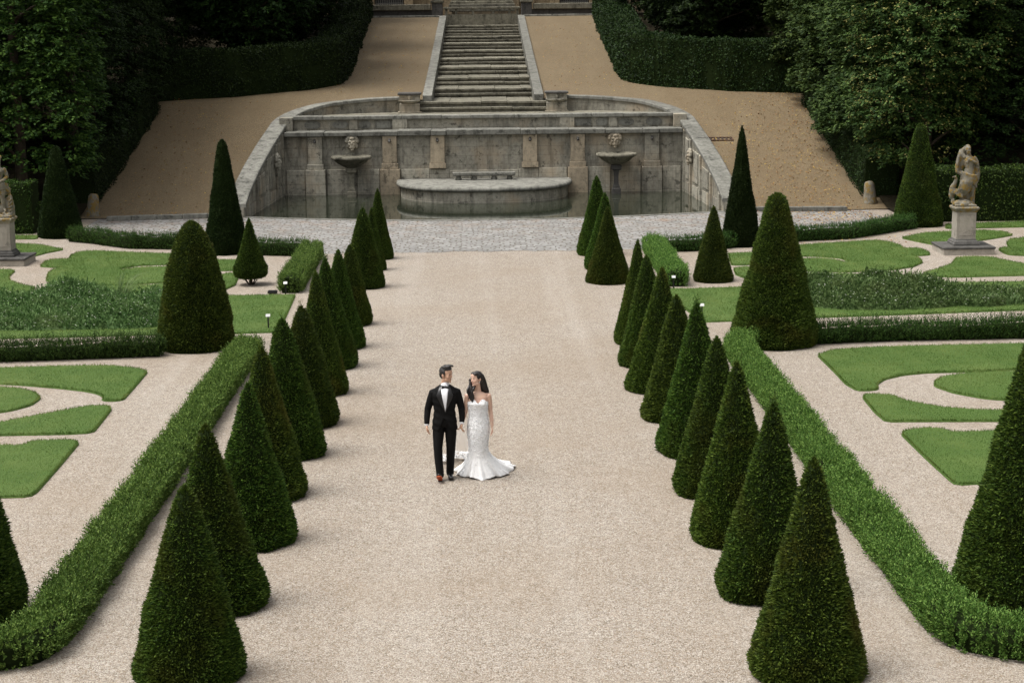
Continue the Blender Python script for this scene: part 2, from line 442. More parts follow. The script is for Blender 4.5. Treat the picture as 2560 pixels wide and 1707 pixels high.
# ------------------------------------------------------------------ fountain and cascade
def face_mask(name, parent, c, s, face, mat):
    """carved grotesque face: face = unit xy direction it looks to"""
    b = MB()
    fx, fy = face
    Mx = Matrix(((-fy, fx, 0), (fx, fy, 0), (0, 0, 1))).to_3x3() if False else Matrix(((fy, fx, 0), (-fx, fy, 0), (0, 0, 1)))
    def P(x, y, z): return Vector(c) + Mx @ Vector((x*s, y*s, z*s))
    def E(x, y, z, r): b.ell(P(x, y, z), tuple(q*s for q in r), Mx, 12, 8)
    E(0, .02, 0, (.2, .17, .26)); E(0, .1, -.16, (.13, .12, .12))
    for k in range(9):
        a = PI*(k/8); E(.24*math.cos(a), .06, .08 + .22*math.sin(a), (.075, .08, .085))
    for sx in (-1, 1):
        E(sx*.09, .17, .07, (.075, .04, .03)); E(sx*.1, .15, -.05, (.06, .05, .05)); E(sx*.19, .03, -.12, (.07, .06, .12))
        E(sx*.06, .15, -.2, (.06, .05, .03))
    E(0, .2, -.02, (.035, .06, .075)); E(0, .14, -.29, (.08, .06, .05)); E(0, .13, .2, (.1, .07, .06))
    me = b.fuse(name, .018*s/.9, 1)
    return link(name, me, mat, parent)

def fountain():
    w = MB(); w.box(-8.1, 8.1, 72.1, 73.5, -.4, 2.28)
    root = w.build('fountain_wall', M['stone'])
    tag(root, 'long weathered limestone wall rising behind the still pool', 'wall')
    b = MB()
    edges = [-8.0, -7.06, -6.4, -4.9, -3.45, -2.1, -1.5, 1.5, 2.1, 3.45, 4.9, 6.4, 7.06, 8.0]
    for i in range(len(edges) - 1):
        a, c = edges[i], edges[i+1]
        dz = .012*math.sin(i*2.3); br = .06 if i in (1, 4, 5, 7, 8, 11, 3, 9) and (c - a) < .7 else 0
        b.box(a + .003, c - .003, 71.88 - br, 73.12, 2.275, 2.45 + dz + (.03 if 4 <= i <= 8 else 0))
    b.build('ledge', M['coping'], root, bevel=.025)
    b = MB(); b.box(-7.7, 7.7, 73.13, 73.42, 2.44, 2.9); b.build('upper_band', M['stone'], root)
    b = MB(); rng = random.Random(1); x = -7.72
    while x < 7.7:
        L = min(rng.uniform(1.1, 1.9), 7.72 - x)
        if 7.72 - x - L < .4: L = 7.72 - x
        b.box(x + .003, x + L - .003, 72.98, 73.6, 2.87, 3.02 + rng.uniform(-.01, .01)); x += L
    b.build('upper_ledge', M['coping'], root, bevel=.025)
    for sx in (-1, 1):
        b = MB(); b.box(sx*3.4 - .3, sx*3.4 + .3, 73.0, 73.3, 2.46, 2.9); b.build('pier', M['stone'], root, bevel=.012)
        b = MB(); b.box(sx*5.28 - .17, sx*5.28 + .17, 73.03, 73.3, 2.46, 2.9); b.build('pier', M['stone'], root, bevel=.012)
        b = MB(); b.box(min(sx*7.72, sx*8.25), max(sx*7.72, sx*8.25), 72.7, 73.4, 2.46, 2.98); b.build('pier', M['stone'], root, bevel=.012)
        for px, rx, sh in ((6.95, .33, 8), (5.82, .33, 20), (4.82, .24, 8), (4.05, .36, 4)):
            n = sh; b = MB()
            if n == 4: po = [(-rx, -.15), (rx, -.15), (rx, .15), (-rx, .15)]
            elif n == 8: po = [(-rx, -.07), (-rx*.62, -.16), (rx*.62, -.16), (rx, -.07), (rx, .07), (rx*.62, .16), (-rx*.62, .16), (-rx, .07)]
            else: po = [(rx*math.cos(2*PI*i/n), .165*math.sin(2*PI*i/n)) for i in range(n)]
            m = len(po)
            v = [(sx*px + a, 73.2, 2.665 + c) for a, c in po] + [(sx*px + a*.94, 73.085, 2.665 + c*.9) for a, c in po]
            b.add(v, [tuple(range(m)), tuple(range(2*m - 1, m - 1, -1))] + [(i, (i+1) % m, m + (i+1) % m, m + i) for i in range(m)])
            b.build('plaque', M['coping'], root, bevel=.008)
        for px in (1.86, 3.78, 6.77):
            b = MB(); b.box(sx*px - .285, sx*px + .285, 71.93, 72.3, 1.17, 2.27)
            b.box(sx*px - .33, sx*px + .33, 71.89, 72.3, .95, 1.165)
            if px > 2: b.box(sx*px - .4, sx*px + .4, 71.82, 72.3, -.3, .945)
            p = b.build('pilaster', M['tan' if px < 5 else 'stone'], root, bevel=.015)
            k = MB(); k.ell((sx*px, 71.9, 2.07), (.06, .07, .065)); k.ell((sx*px, 71.84, 2.055), (.035, .04, .03)); k.ell((sx*px, 71.91, 2.14), (.05, .05, .03))
            k.build('spout', M['dkstone'], p, True)
        face_mask('mask', root, (sx*5.28, 72.02, 2.0), .92, (0, -1), M['stone'])
    b = MB()      # base course of big slabs between the plinths
    for a, c, h in ((-7.95, -7.2, .93), (-6.33, -5.4, .94), (-5.1, -4.2, .94), (-3.35, -2.2, .93), (-2.2, -1.4, .9), (-1.4, 1.4, .86), (1.4, 2.2, .9), (2.2, 3.35, .93), (4.2, 5.1, .94), (5.4, 6.33, .94), (7.2, 7.95, .93)):
        b.box(a + .006, c - .006, 72.03, 72.3, -.3, h)
    b.build('base_course', M['stone'], root, bevel=.02)
    zc = lambda y: float(np.interp(y, [63.4, 64.5, 66.8, 69.8, 72.6], [.5, .95, 1.58, 2.22, 2.72]))
    # the two side walls with their rising, curving coping
    for sx, nm in ((-1, 'left'), (1, 'right')):
        path = []
        for i in range(13):
            y = 63.4 + 9.2*i/12; path.append((8.55 - .5*i/12, y, zc(y), (1, .054)))
        for a in range(6, 91, 6):
            z = float(np.interp(a, [0, 15, 30, 45, 70, 90], [2.72, 2.98, 3.22, 3.42, 3.56, 3.6]))
            nx, ny = math.cos(R(a))/5.05, math.sin(R(a))/4.7; l = math.hypot(nx, ny)
            path.append((3.0 + 5.05*math.cos(R(a)), 72.6 + 4.7*math.sin(R(a)), z, (nx/l, ny/l)))
        wr = []; cr = []
        for x, y, z, (nx, ny) in path:
            q = lambda d, zz: (sx*(x + nx*d), y + ny*d, zz)
            wr.append([q(0, -.4), q(0, z - .14), q(.5, z - .14), q(.5, -.4)])
            cr.append([q(-.07, z - .145), q(-.07, z - .03), q(-.02, z), q(.57, z - .01), q(.62, z - .05), q(.62, z - .2)])
        b = MB(); b.rings(wr); side = b.build('pool_side_wall', M['stone'], None)
        tag(side, ('pale panelled wall with grey coping sweeping down on the left side of the pool' if sx < 0 else
                   'pale panelled wall with grey coping sweeping down on the right side of the pool'), 'wall', 'side walls of the pool')
        b = MB(); b.rings(cr); b.build('coping', M['coping'], side, bevel=.012)
        for y in (64.2, 66.0, 68.2, 70.4, 72.0):
            i = (y - 63.4)/9.2; x = 8.55 - .5*i; z = zc(y) - .2
            b = MB(); v = [(sx*(x - .07), y - .17, -.3), (sx*(x + .1), y - .17, -.3), (sx*(x + .1), y + .17, -.3), (sx*(x - .07), y + .17, -.3)]
            t = [(p[0], p[1], z - .03 + (.03 if p[1] > y else -.02)) for p in v]
            b.rings([v, t]); b.build('pilaster', M['stone'], side, bevel=.012)
        for y in (64.95, 67.1, 69.3, 71.2):
            i = (y - 63.4)/9.2; x = 8.55 - .5*i; z = zc(y - .5) - .15; hw = .68 if y < 71 else .4
            for z0, z1 in ((-.3, min(.36, z - .1)), (.5, z - .2)):
                if z1 - z0 < .2: continue
                v = [(sx*(x - .03 + .02*0), y - hw, z0), (sx*(x + .1), y - hw, z0), (sx*(x + .1), y + hw, z0), (sx*(x - .03 - .04), y + hw, z0)]
                b = MB(); b.rings([v, [(p[0], p[1], z1 + (.08 if p[1] > y and z1 > .5 else 0)) for p in v]])
                b.build('panel', M['stone'], side, bevel=.01)
        face_mask('mask', side, (sx*8.12, 69.9, 1.45), .95, (-sx, 0), M['stone'])
    # landing behind the wall
    el = [(8.2, 72.9)] + [(3.0 + 5.2*math.cos(R(a)), 72.6 + 4.85*math.sin(R(a))) for a in range(4, 91, 6)] + [(0, 77.45)]
    po = el + [(-x, y) for x, y in reversed(el[:-1])] + [(-8.2, 73.45), (8.2, 73.45)]
    po = [(x, max(y, 73.45)) for x, y in po[:-2]]
    b = MB(); b.prism(po, 2.2, 2.93); b.build('landing', M['step'], root)

    # cascade stairs
    st = MB(); st.box(-2.15, 2.15, 77.2, 112, 2.0, 3.0)
    root2 = st.build('stone_staircase', M['step'])
    tag(root2, 'long mossy stone cascade stairs climbing to the terrace', 'staircase')
    ys = [76.9, 81.2, 84.8, 88.8, 92.8, 96.5, 100, 103.3, 106.5, 109.4]
    zs = [3.38, 3.76, 4.13, 4.49, 4.82, 5.15, 5.48, 5.8, 6.1, 6.4]
    rng = random.Random(5)
    for i, (y, z) in enumerate(zip(ys, zs)):
        zp = zs[i-1] if i else 2.93; y1 = ys[i+1] + .4 if i < 9 else 112
        hw = 2.72 if i == 0 else 2.2
        for k in range(2):
            b = MB(); zz = zp + (z - zp)*(.47 if k == 0 else 1); yy = y - .3 if k == 0 else y
            x = -hw; bot = zp - .25
            while x < hw - .01:
                L = min(rng.uniform(.9, 1.7), hw - x); L = hw - x if hw - x - L < .35 else L
                d = rng.uniform(-.03, .03); e = rng.uniform(-.022, .008)
                b.box(x + .004, x + L - .004, yy + d - .05, y1 if k else yy + .7, zz - .1 + e, zz + e)   # tread slab with nosing
                b.box(x + .004, x + L - .004, yy + d + .03, yy + .6, bot, zz - .1 + e - .002)
                x += L
            b.build('step', M['step'], root2, bevel=.018)
    b = MB(); b.box(-2.3, 2.3, 111.6, 112.4, 5.9, 7.05); b.build('top_riser', M['step'], root2)
    for sx in (-1, 1):
        rs = []
        for y, z in ((77.45, 3.62), (78.0, 3.72), (90, 4.86), (100, 5.84), (111.4, 6.98)):
            a, c = sx*2.19, sx*2.6
            rs.append([(a, y, z - 1.1), (a, y, z), (c, y, z), (c, y, z - 1.1)])
        b = MB(); b.rings(rs); b.build('stringer', M['coping'], root2, bevel=.02)
    # wall basins beside the stairs
    for sx in (-1, 1):
        r = empty('wall_basin', (sx*3.13, 76.8, 2.93))
        tag(r, ('square stone wall basin with a carved face left of the cascade stairs' if sx < 0 else 'square stone wall basin with a carved face right of the cascade stairs'), 'basin', 'wall basins beside the stairs')
        b = MB(); b.box(-.43, .43, -.34, .5, 0, .4); b.box(-.5, .5, -.4, .5, -.0, .05); b.build('pedestal', M['stone'], r, bevel=.015)
        b = MB(); b.box(-.43, .43, -.34, .5, .5, .76); b.build('body', M['stone'], r, bevel=.01)
        b = MB(); b.lathe([(.2, .37), (.36, .42), (.47, .5), (.47, .53), (.4, .535)], (0, -.16, 0), 20, 1, .75); b.build('bowl', M['stone'], r, True)
        b = MB(); b.box(-.5, .5, -.42, .52, .755, .85); b.build('rim', M['dkstone'], r, bevel=.03, seg=3)
        face_mask('mask', r, (0, -.35, .64), .28, (0, -1), M['stone'])
    # pedestal fountains
    for sx in (-1, 1):
        r = empty('pedestal_fountain', (sx*5.28, 71.3, -.3))
        tag(r, ('broad stone bowl on a slender pedestal standing in the pool, left of the oval platform' if sx < 0 else 'broad stone bowl on a dark stained pedestal in the pool, right of the oval platform'), 'fountain', 'bowl fountains in the pool')
        b = MB(); b.lathe([(.19, 1.38), (.32, 1.42), (.55, 1.55), (.7, 1.68), (.74, 1.7), (.8, 1.72), (.82, 1.76), (.8, 1.83), (.76, 1.84), (.7, 1.8), (.3, 1.72), (.0, 1.7)], n=32); b.build('bowl', M['step'], r, True)
        b = MB(); b.lathe([(.25, 0), (.25, .42), (.19, .46), (.2, .5), (.13, .62), (.12, .9), (.15, 1.12), (.17, 1.16)], n=4)
        b.lathe([(.21, 1.16), (.28, 1.2), (.28, 1.37), (.22, 1.39)], n=4)
        p = b.build('pedestal', M['step' if sx < 0 else 'dkstone'], r, bevel=.012); p.rotation_euler = (0, 0, PI/4)
    # oval platform and bench
    n = 40
    def oval(rx, ry, y0=72.0): return [(rx*math.cos(PI + PI*i/n), y0 + ry*math.sin(PI + PI*i/n)) for i in range(n + 1)]
    r = empty('stone_platform', (0, 0, 0)); tag(r, 'low stone platform with a rounded front reaching into the pool', 'platform')
    def sup(rx, ry):
        o = []
        for i in range(n + 1):
            a = PI + PI*i/n; c, s_ = math.cos(a), math.sin(a)
            o.append((rx*math.copysign(abs(c)**.75, c), 72.0 + ry*math.copysign(abs(s_)**.75, s_)))
        return o
    b = MB(); b.prism(sup(3.35, 3.9), -.4, .38); b.build('plinth', M['stone'], r)
    rs = [[(x, y, z) for x, y in sup(3.35 + d, 3.9 + d)] for d, z in ((0.0, .36), (.1, .36), (.16, .4), (.17, .46), (.13, .52), (.05, .54))]
    b = MB(); b.rings(rs, cap=True); b.build('slab', M['coping'], r, True)
    bn = empty('stone_bench', (0, 71.25, .54)); tag(bn, 'long low stone bench on the platform against the fountain wall', 'bench')
    b = MB(); b.box(-1.25, 1.25, -.2, .2, .19, .3); b.box(-1.22, 1.22, -.17, .17, .16, .192); b.build('seat', M['coping'], bn, bevel=.02)
    for x in (-1.02, -.4, .4, 1.02):
        b = MB(); b.lathe([(.12, 0), (.13, .05), (.09, .1), (.12, .16)], (x, 0, 0), 14); b.build('leg', M['coping'], bn, True)
fountain()

def terrace():
    # low walls left and right of the stair head
    for sx in (-1, 1):
        r = empty('terrace_wall', (0, 0, 0))
        tag(r, 'low dark terrace wall with grey coping %s of the stair head' % ('left' if sx < 0 else 'right'), 'wall', 'low terrace walls at the top of the slope')
        b = MB(); b.box(min(sx*2.7, sx*9), max(sx*2.7, sx*9), 113, 113.6, 6.6, 7.33); b.build('plinth', M['dkstone'], r)
        b = MB(); b.box(min(sx*3.2, sx*9), max(sx*3.2, sx*9), 112.85, 113.7, 7.32, 7.68); b.build('coping', M['step'], r, bevel=.04)
        b = MB(); b.box(min(sx*2.62, sx*9), max(sx*2.62, sx*9), 111.9, 112.25, 6.7, 7.0); b.build('kerb', M['coping'], r, bevel=.03)
        u = empty('stone_urn', (sx*2.78, 113.3, 8.0))
        tag(u, 'dark stone urn on the pier %s of the stair head' % ('left' if sx < 0 else 'right'), 'urn', 'urns at the stair head')
        b = MB(); b.lathe([(.2, 0), (.22, .05), (.1, .12), (.12, .18), (.3, .3), (.36, .5), (.28, .62), (.34, .68), (.3, .72)], n=20); b.build('bowl', M['dkstone'], u, True)
        b = MB(); b.box(-.2, .2, -.2, .2, -.1, .02); b.build('foot', M['dkstone'], u, bevel=.01)
        p = empty('stone_pier', (sx*2.78, 113.3, 6.7)); tag(p, 'square stone pier carrying an urn %s of the stair head' % ('left' if sx < 0 else 'right'), 'pier', 'piers at the stair head')
        b = MB(); b.box(-.33, .33, -.46, .33, 0, 1.06); b.build('shaft', M['dkstone'], p, bevel=.015)
        b = MB(); b.box(-.4, .4, -.52, .4, 1.05, 1.2); b.build('cap', M['step'], p, bevel=.03)
    r = empty('stone_rail', (0, 112.2, 7.05)); tag(r, 'low stone rail on short posts closing the stair head', 'railing')
    b = MB(); b.box(-2.38, 2.38, -.2, .2, .3, .44); b.build('top_slab', M['step'], r, bevel=.03)
    for x in (-2.2, -1.6, -.55, .7, 1.7, 2.2):
        b = MB(); b.box(x - .07, x + .07, -.13, .13, 0, .305); b.build('post', M['step'], r, bevel=.01)
    r = empty('upper_steps', (0, 116, 6.9)); tag(r, 'narrowing flight of stone steps behind the stair head rail', 'steps')
    for i in range(7):
        b = MB(); hw = 2.1 - .07*i; b.box(-hw, hw, .5*i - .6, 4, .62 + .17*i - .3, .62 + .17*(i + 1)); b.build('step', M['step'], r, bevel=.03)
    # facade
    r = empty('garden_building', (0, 122, 6.9)); tag(r, 'ochre stone garden building with iron grilles at the top of the stairs', 'building')
    b = MB(); b.box(-12, 12, 0, 1.2, 0, 6); b.build('wall', M['facade'], r)
    for sx in (-1, 1):
        for x0, x1, d in ((2.0, 2.5, .3), (3.3, 3.55, .12), (4.6, 5.2, .35), (7.2, 7.9, .35)):
            b = MB(); b.box(min(sx*x0, sx*x1), max(sx*x0, sx*x1), -d, .1, 0, 6); b.build('pilaster', M['facade'], r, bevel=.02)
        b = MB(); b.box(min(sx*5.25, sx*7.15), max(sx*5.25, sx*7.15), -.06, .05, .3, 3.0); g = b.build('grille_recess', M['iron'], r)
        b = MB()
        for k in range(13):
            x = sx*(5.32 + 1.76*k/12); b.box(x - .02, x + .02, -.14, -.1, .6, 2.9)
        for z in (.9, 1.6, 2.6): b.box(min(sx*5.26, sx*7.14), max(sx*5.26, sx*7.14), -.12, -.085, z, z + .05)
        b.build('grille', plain('grey iron bars', (.1, .1, .095), .5), g)
    b = MB(); b.box(-12.2, 12.2, -.5, 1.4, 6, 6.4); b.build('cornice', M['facade'], r, bevel=.05)
terrace()

def small_stone():
    for x, y, lab in ((-14.02, 63.95, 'lichened stone bollard beside the left path hedge'), (13.99, 64.4, 'mossy leaning stone bollard at the foot of the right tree row')):
        z = Zt(y); b = MB()
        b.lathe([(.27, -.1), (.26, .02), (.22, .3), (.19, .6), (.175, .7), (.12, .77), (.04, .79)], n=18)
        o = b.build('stone_bollard', M['statue'], None, True, loc=(x, y, z))
        o.rotation_euler = (0, R(4 if x < 0 else -4), 0)
        tag(o, lab, 'bollard', 'stone bollards at the slope foot')
    y = 71.9; r = empty('drain_grate', (9.55, y, Zt(y) + .012)); r.rotation_euler = (R(14.5), 0, 0)
    tag(r, 'rusty slotted drain grate set in the right gravel slope', 'grate')
    b = MB(); b.box(-.5, .5, -.02, .02, -.05, .03); b.box(-.5, .5, .34, .38, -.05, .03); b.box(-.5, -.46, .02, .34, -.05, .03); b.box(.46, .5, .02, .34, -.05, .03)
    b.build('frame', plain('rusty iron', (.09, .05, .03), .8), r)
    for k in range(6):
        b = MB(); x = -.4 + .16*k; b.box(x - .035, x + .035, 0, .36, -.05, .02); b.build('bar', plain('dark rust', (.035, .022, .016), .85), r)
    # plant labels on stakes
    for x, y, lab in ((5.02, 40.87, 'small white plant label in the front edge of the right lawn'), (4.84, 45.4, 'small white plant label beside the far right box hedge end'),
                      (-4.96, 40.17, 'small white plant label in the front edge of the left lawn'), (-5.11, 45.2, 'small white plant label beside the far left box hedge end')):
        r = empty('plant_label', (x, y, 0)); tag(r, lab, 'plant label', 'white plant labels on stakes')
        b = MB(); b.box(-.015, .015, -.012, .012, -.05, .32); b.build('stake', M['iron'], r)
        b = MB(); b.box(-.05, .05, -.008, .003, -.035, .035); o = b.build('plate', M['white'], r, bevel=.004, loc=(0, -.015, .33)); o.rotation_euler = (R(-28), 0, 0)
    r = empty('ground_lamp', (-5.48, 45.5, 0)); tag(r, 'low black ground lamp box on the gravel by the small yew', 'lamp')
    b = MB(); b.box(-.12, .12, -.07, .07, .02, .09); b.build('housing', M['iron'], r, bevel=.01)
    b = MB(); b.box(-.1, .1, -.05, .05, .088, .096); b.build('lens', plain('dark glass', (.02, .02, .022), .1), r)
    b = MB(); b.box(-.08, .08, -.045, .045, -.02, .022); b.build('foot', M['iron'], r)
small_stone()
# ------------------------------------------------------------------ clipped yews
def yew_mesh(name, seed, H, Rb, prof, n, leaf=.062, base_gap=0.0, sprig=0, rough=.02):
    """prof: list of (height fraction, radius fraction). Needle sprays over a closed core"""
    rng = np.random.default_rng(seed)
    tz = np.array([p[0] for p in prof]); tr = np.array([p[1] for p in prof])
    def rad(t, a):
        b = np.interp(t, tz, tr)*Rb
        lump = (vnoise(np.cos(a)*2.2 + 9, np.sin(a)*2.2 + 9, t*H*2.4, seed) - .5)*.13 + (vnoise(np.cos(a)*6 + 9, np.sin(a)*6 + 9, t*H*8, seed + 3) - .5)*.045
        return b*(1 + lump) + rough*(vnoise(np.cos(a)*9 + 20, np.sin(a)*9 + 20, t*H*14, seed + 7) - .5)
    nu, nv = 48, 40
    t = np.linspace(base_gap, .985, nv); a = np.linspace(0, 2*PI, nu, endpoint=False)
    T, A = np.meshgrid(t, a, indexing='ij'); Rr = rad(T, A)*.955
    core = np.stack([Rr*np.cos(A), Rr*np.sin(A), T*H], -1).reshape(-1, 3)
    i = np.arange(nv - 1)[:, None]*nu; j = np.arange(nu)[None, :]; k = (j + 1) % nu
    q = np.stack([i + j, i + k, i + nu + k, i + nu + j], -1).reshape(-1, 4)
    # area-weighted points
    tt = np.linspace(base_gap, 1, 400); w = np.interp(tt, tz, tr) + .05; cw = np.cumsum(w); cw /= cw[-1]
    pt = np.interp(rng.random(n), cw, tt); pa = rng.random(n)*2*PI; pr = rad(pt, pa)
    out = np.stack([np.cos(pa), np.sin(pa), np.full(n, .22)], 1)
    P = np.stack([pr*np.cos(pa), pr*np.sin(pa), pt*H], 1) - out*(.03*rng.random((n, 1)) + .018)
    ax = out + rng.normal(size=(n, 3))*.42 + np.array([0, 0, .12])
    top = pt > .96; ax[top] += np.array([0, 0, .9])
    V, F = leaves(P, ax, leaf*rng.uniform(.6, 1.25, n), leaf*.36, rng, .12)
    parts = [(core, [q, ]), (V, F)]
    if sprig:
        m = sprig; sp = rng.normal(size=(m, 3))*np.array([.03, .03, .0]) + np.array([0, 0, H*.97]); L = rng.uniform(.05, .24, m)
        reps = 9; base = np.repeat(sp, reps, 0); hh = np.tile(np.linspace(0, 1, reps), m)[:, None]
        base = base + np.array([0, 0, 1])*hh*np.repeat(L, reps)[:, None]
        ax = rng.normal(size=(m*reps, 3))*.6 + np.array([0, 0, .8]); parts.append(leaves(base, ax, .05, .014, rng))
    V, F = merge(parts)
    return mesh_np(name, V, F, core=nu*nv)

P_CONE = [(0, .93), (.03, .985), (.07, 1), (.2, .87), (.4, .665), (.6, .47), (.8, .285), (.92, .165), (.97, .1), (1, .02)]
P_CONE2 = [(0, .92), (.03, .98), (.08, 1), (.22, .89), (.42, .71), (.62, .53), (.8, .345), (.92, .22), (.97, .13), (1, .03)]
P_THIN = [(0, .95), (.04, 1), (.1, .97), (.3, .77), (.5, .56), (.7, .36), (.85, .22), (.95, .12), (1, .02)]
P_BIG = [(0, .95), (.03, .99), (.08, 1), (.2, .9), (.4, .72), (.6, .54), (.8, .36), (.93, .24), (.97, .19), (1, .05)]
P_DOME = [(0, .94), (.05, .99), (.12, 1), (.3, .93), (.5, .8), (.65, .67), (.8, .5), (.9, .35), (.96, .23), (1, .05)]
P_SKIRT = [(.1, .5), (.13, .86), (.18, .98), (.24, 1), (.36, .82), (.5, .6), (.65, .41), (.8, .26), (.92, .15), (.97, .09), (1, .02)]

L_ROW = [(-3.12, 52.07, 2.04, .43), (-3.16, 49.73, 1.74, .38), (-3.18, 46.49, 2.06, .53), (-3.1, 40.74, 1.84, .47), (-3.15, 37.85, 2.09, .53), (-3.19, 35.71, 2.19, .57), (-3.13, 33.13, 2.3, .5), (-3.17, 30.53, 2.06, .57), (-3.22, 28.3, 2.23, .58), (-3.3, 25.86, 2.21, .61), (-3.22, 23.48, 2.17, .61), (-3.32, 20.8, 2.23, .62), (-3.26, 18.38, 2.12, .58)]
R_ROW = [(3.32, 52.45, 2.3, .6), (3.33, 49.4, 2.1, .57), (3.25, 46.82, 1.98, .58), (3.22, 37.89, 2.23, .46), (3.28, 35.43, 2.21, .59), (3.25, 33.04, 2.31, .62), (3.36, 30.61, 2.16, .64), (3.37, 28.13, 2.4, .63), (3.36, 25.68, 2.33, .61), (3.34, 23.25, 2.43, .61), (3.39, 20.95, 2.34, .62), (3.41, 18.24, 2.35, .62)]
L_LAB = ['farthest yew cone of the left path row, slim and dark against the cobbles',
 'slim yew cone second from the far end of the left path row',
 'fat ragged yew cone third from the far end of the left path row',
 'yew cone with a browned foot standing just before the gap in the left path row',
 'yew cone just in front of the browned one in the left path row',
 'yew cone two in front of the browned one in the left path row',
 'yew cone with a yellow green tip in the middle of the left path row',
 'blunt dark yew cone level with the left lawn label',
 'broad yew cone of the left path row beside the near box hedge end',
 'orange flecked yew cone of the left path row beside the walking man',
 'fourth yew cone from the camera in the left path row',
 'tall yew cone directly behind the nearest one in the left path row',
 'large yew cone nearest the camera in the left path row, cut by the bottom edge']
R_LAB = ['farthest yew cone of the right path row, slim against the pool',
 'half hidden yew cone second from the far end of the right path row',
 'fat yew cone just before the gap in the right path row',
 'slim yew cone with yellow left flank, first after the gap in the right path row',
 'yew cone second after the gap in the right path row',
 'yellowish yew cone third after the gap in the right path row',
 'yew cone of the right path row level with the right lawn label',
 'yew cone with an uncut sprig on its tip in the right path row',
 'pointed yew cone fourth from the camera in the right path row',
 'yew cone third from the camera in the right path row with golden flecks',
 'shaggy topped dark yew cone second from the camera in the right path row',
 'nearest yew cone of the right path row with orange shoots on its tip']

def yews():
    var = []
    for s in range(6):
        prof = (P_CONE, P_CONE2, P_THIN)[s % 3]
        var.append(yew_mesh('yew_cone', 11 + s, 1.0*2.2, .6, prof, 30000, .058, sprig=(0, 6, 0, 14, 3, 5)[s]))
    vo = [m.copy() for m in var]
    for m in var: m.materials.append(M['yew']); m.materials.append(M['twig'])
    for m in vo: m.materials.append(M['yew_olive']); m.materials.append(M['twig'])
    rng = random.Random(8)
    def put(me, x, y, h, r, lab, group):
        o = link('yew_cone', me, None, None, (x, y, 0)); o.scale = (r/.6, r/.6, h/2.2); tl = 1.7 if y < 45 else .4; o.rotation_euler = (R(rng.uniform(-tl, tl)), R(rng.uniform(-tl, tl)), rng.uniform(0, 6.28))
        tag(o, lab, 'topiary', group)
    lv = [2, 2, 1, 4, 0, 3, 0, 1, 4, 3, 5, 0, 1]; rv = [0, 2, 2, 2, 0, 2, 0, 3, 0, 5, 3, 0]
    for i, (x, y, h, r) in enumerate(L_ROW): put((var if i not in (3, 6, 9) else vo)[lv[i]], x, y, h, r, L_LAB[i], 'yew cones along the left of the path')
    for i, (x, y, h, r) in enumerate(R_ROW): put((vo if i in (2, 3, 5, 6, 9, 11) else var)[rv[i]], x, y, h, r, R_LAB[i], 'yew cones along the right of the path')
    G = 'large clipped yews in the parterres'
    def one(seed, H, Rb, prof, n, mat, x, y, lab, **kw):
        me = yew_mesh('yew_cone', seed, H, Rb, prof, n, **kw); me.materials.append(M[mat]); me.materials.append(M['twig']); o = link('yew_cone', me, None, None, (x, y, 0)); tag(o, lab, 'topiary', G); return o
    one(41, 2.74, .8, P_DOME, 42000, 'yew_olive', -6.27, 38.07, 'broad dome shaped yew at the corner of the near left box hedge')
    one(42, 3.41, .62, P_BIG, 26000, 'yew_shade', -7.83, 53.73, 'tall dark yew cone left of the pool, rising behind the dome shaped yew')
    me = one(43, 1.76, .45, P_SKIRT, 14000, 'yew', -6.24, 47.16, 'small yew cone with bare stems at its foot beside the left lawn', base_gap=.1)
    b = MB(); rr = random.Random(2)
    for k in range(7):
        a = k*.9; b.tube([(.04*math.cos(a), .04*math.sin(a), -.02), (.16*math.cos(a), .16*math.sin(a), .14), (.26*math.cos(a), .26*math.sin(a), .3)], [.016, .012, .008], 6)
    b.tube([(0, 0, -.05), (0, 0, .5)], [.045, .03], 8); b.build('trunk', M['bark'], me, True)
    one(44, 2.95, .72, P_BIG, 26000, 'yew_shade', -13.9, 58.4, 'dark yew cone behind the left statue in front of the low leafy hedge')
    one(45, 3.22, .92, P_BIG, 52000, 'yew_olive', 6.2, 37.64, 'massive yew cone at the corner of the near right box hedge')
    one(46, 3.62, .56, P_THIN, 26000, 'yew_shade', 7.8, 54.01, 'tall narrow yew cone right of the pool end')
    one(47, 1.97, .52, P_CONE, 16000, 'yew_olive', 6.04, 46.82, 'medium yew cone between the far right box hedge and the right lawn')
    one(48, 3.34, .79, P_BIG, 28000, 'yew', 14.36, 58.69, 'tall yew cone left of the draped statue')
    one(49, 3.3, .9, P_BIG, 52000, 'yew', 6.42, 20.2, 'huge yew cone cut by the right edge inside the near hedge corner')
    one(50, 3.05, .85, P_BIG, 46000, 'yew', -6.36, 20.4, 'yew cone cut by the left edge of the picture in the near hedge corner')
yews()

# ------------------------------------------------------------------ box hedges
def resample(pts, step):
    pts = np.array(pts, float); d = np.concatenate([[0], np.cumsum(np.linalg.norm(np.diff(pts, axis=0), axis=1))])
    s = np.arange(0, d[-1], step); s = np.append(s, d[-1])
    return np.stack([np.interp(s, d, pts[:, 0]), np.interp(s, d, pts[:, 1])], 1), d[-1]

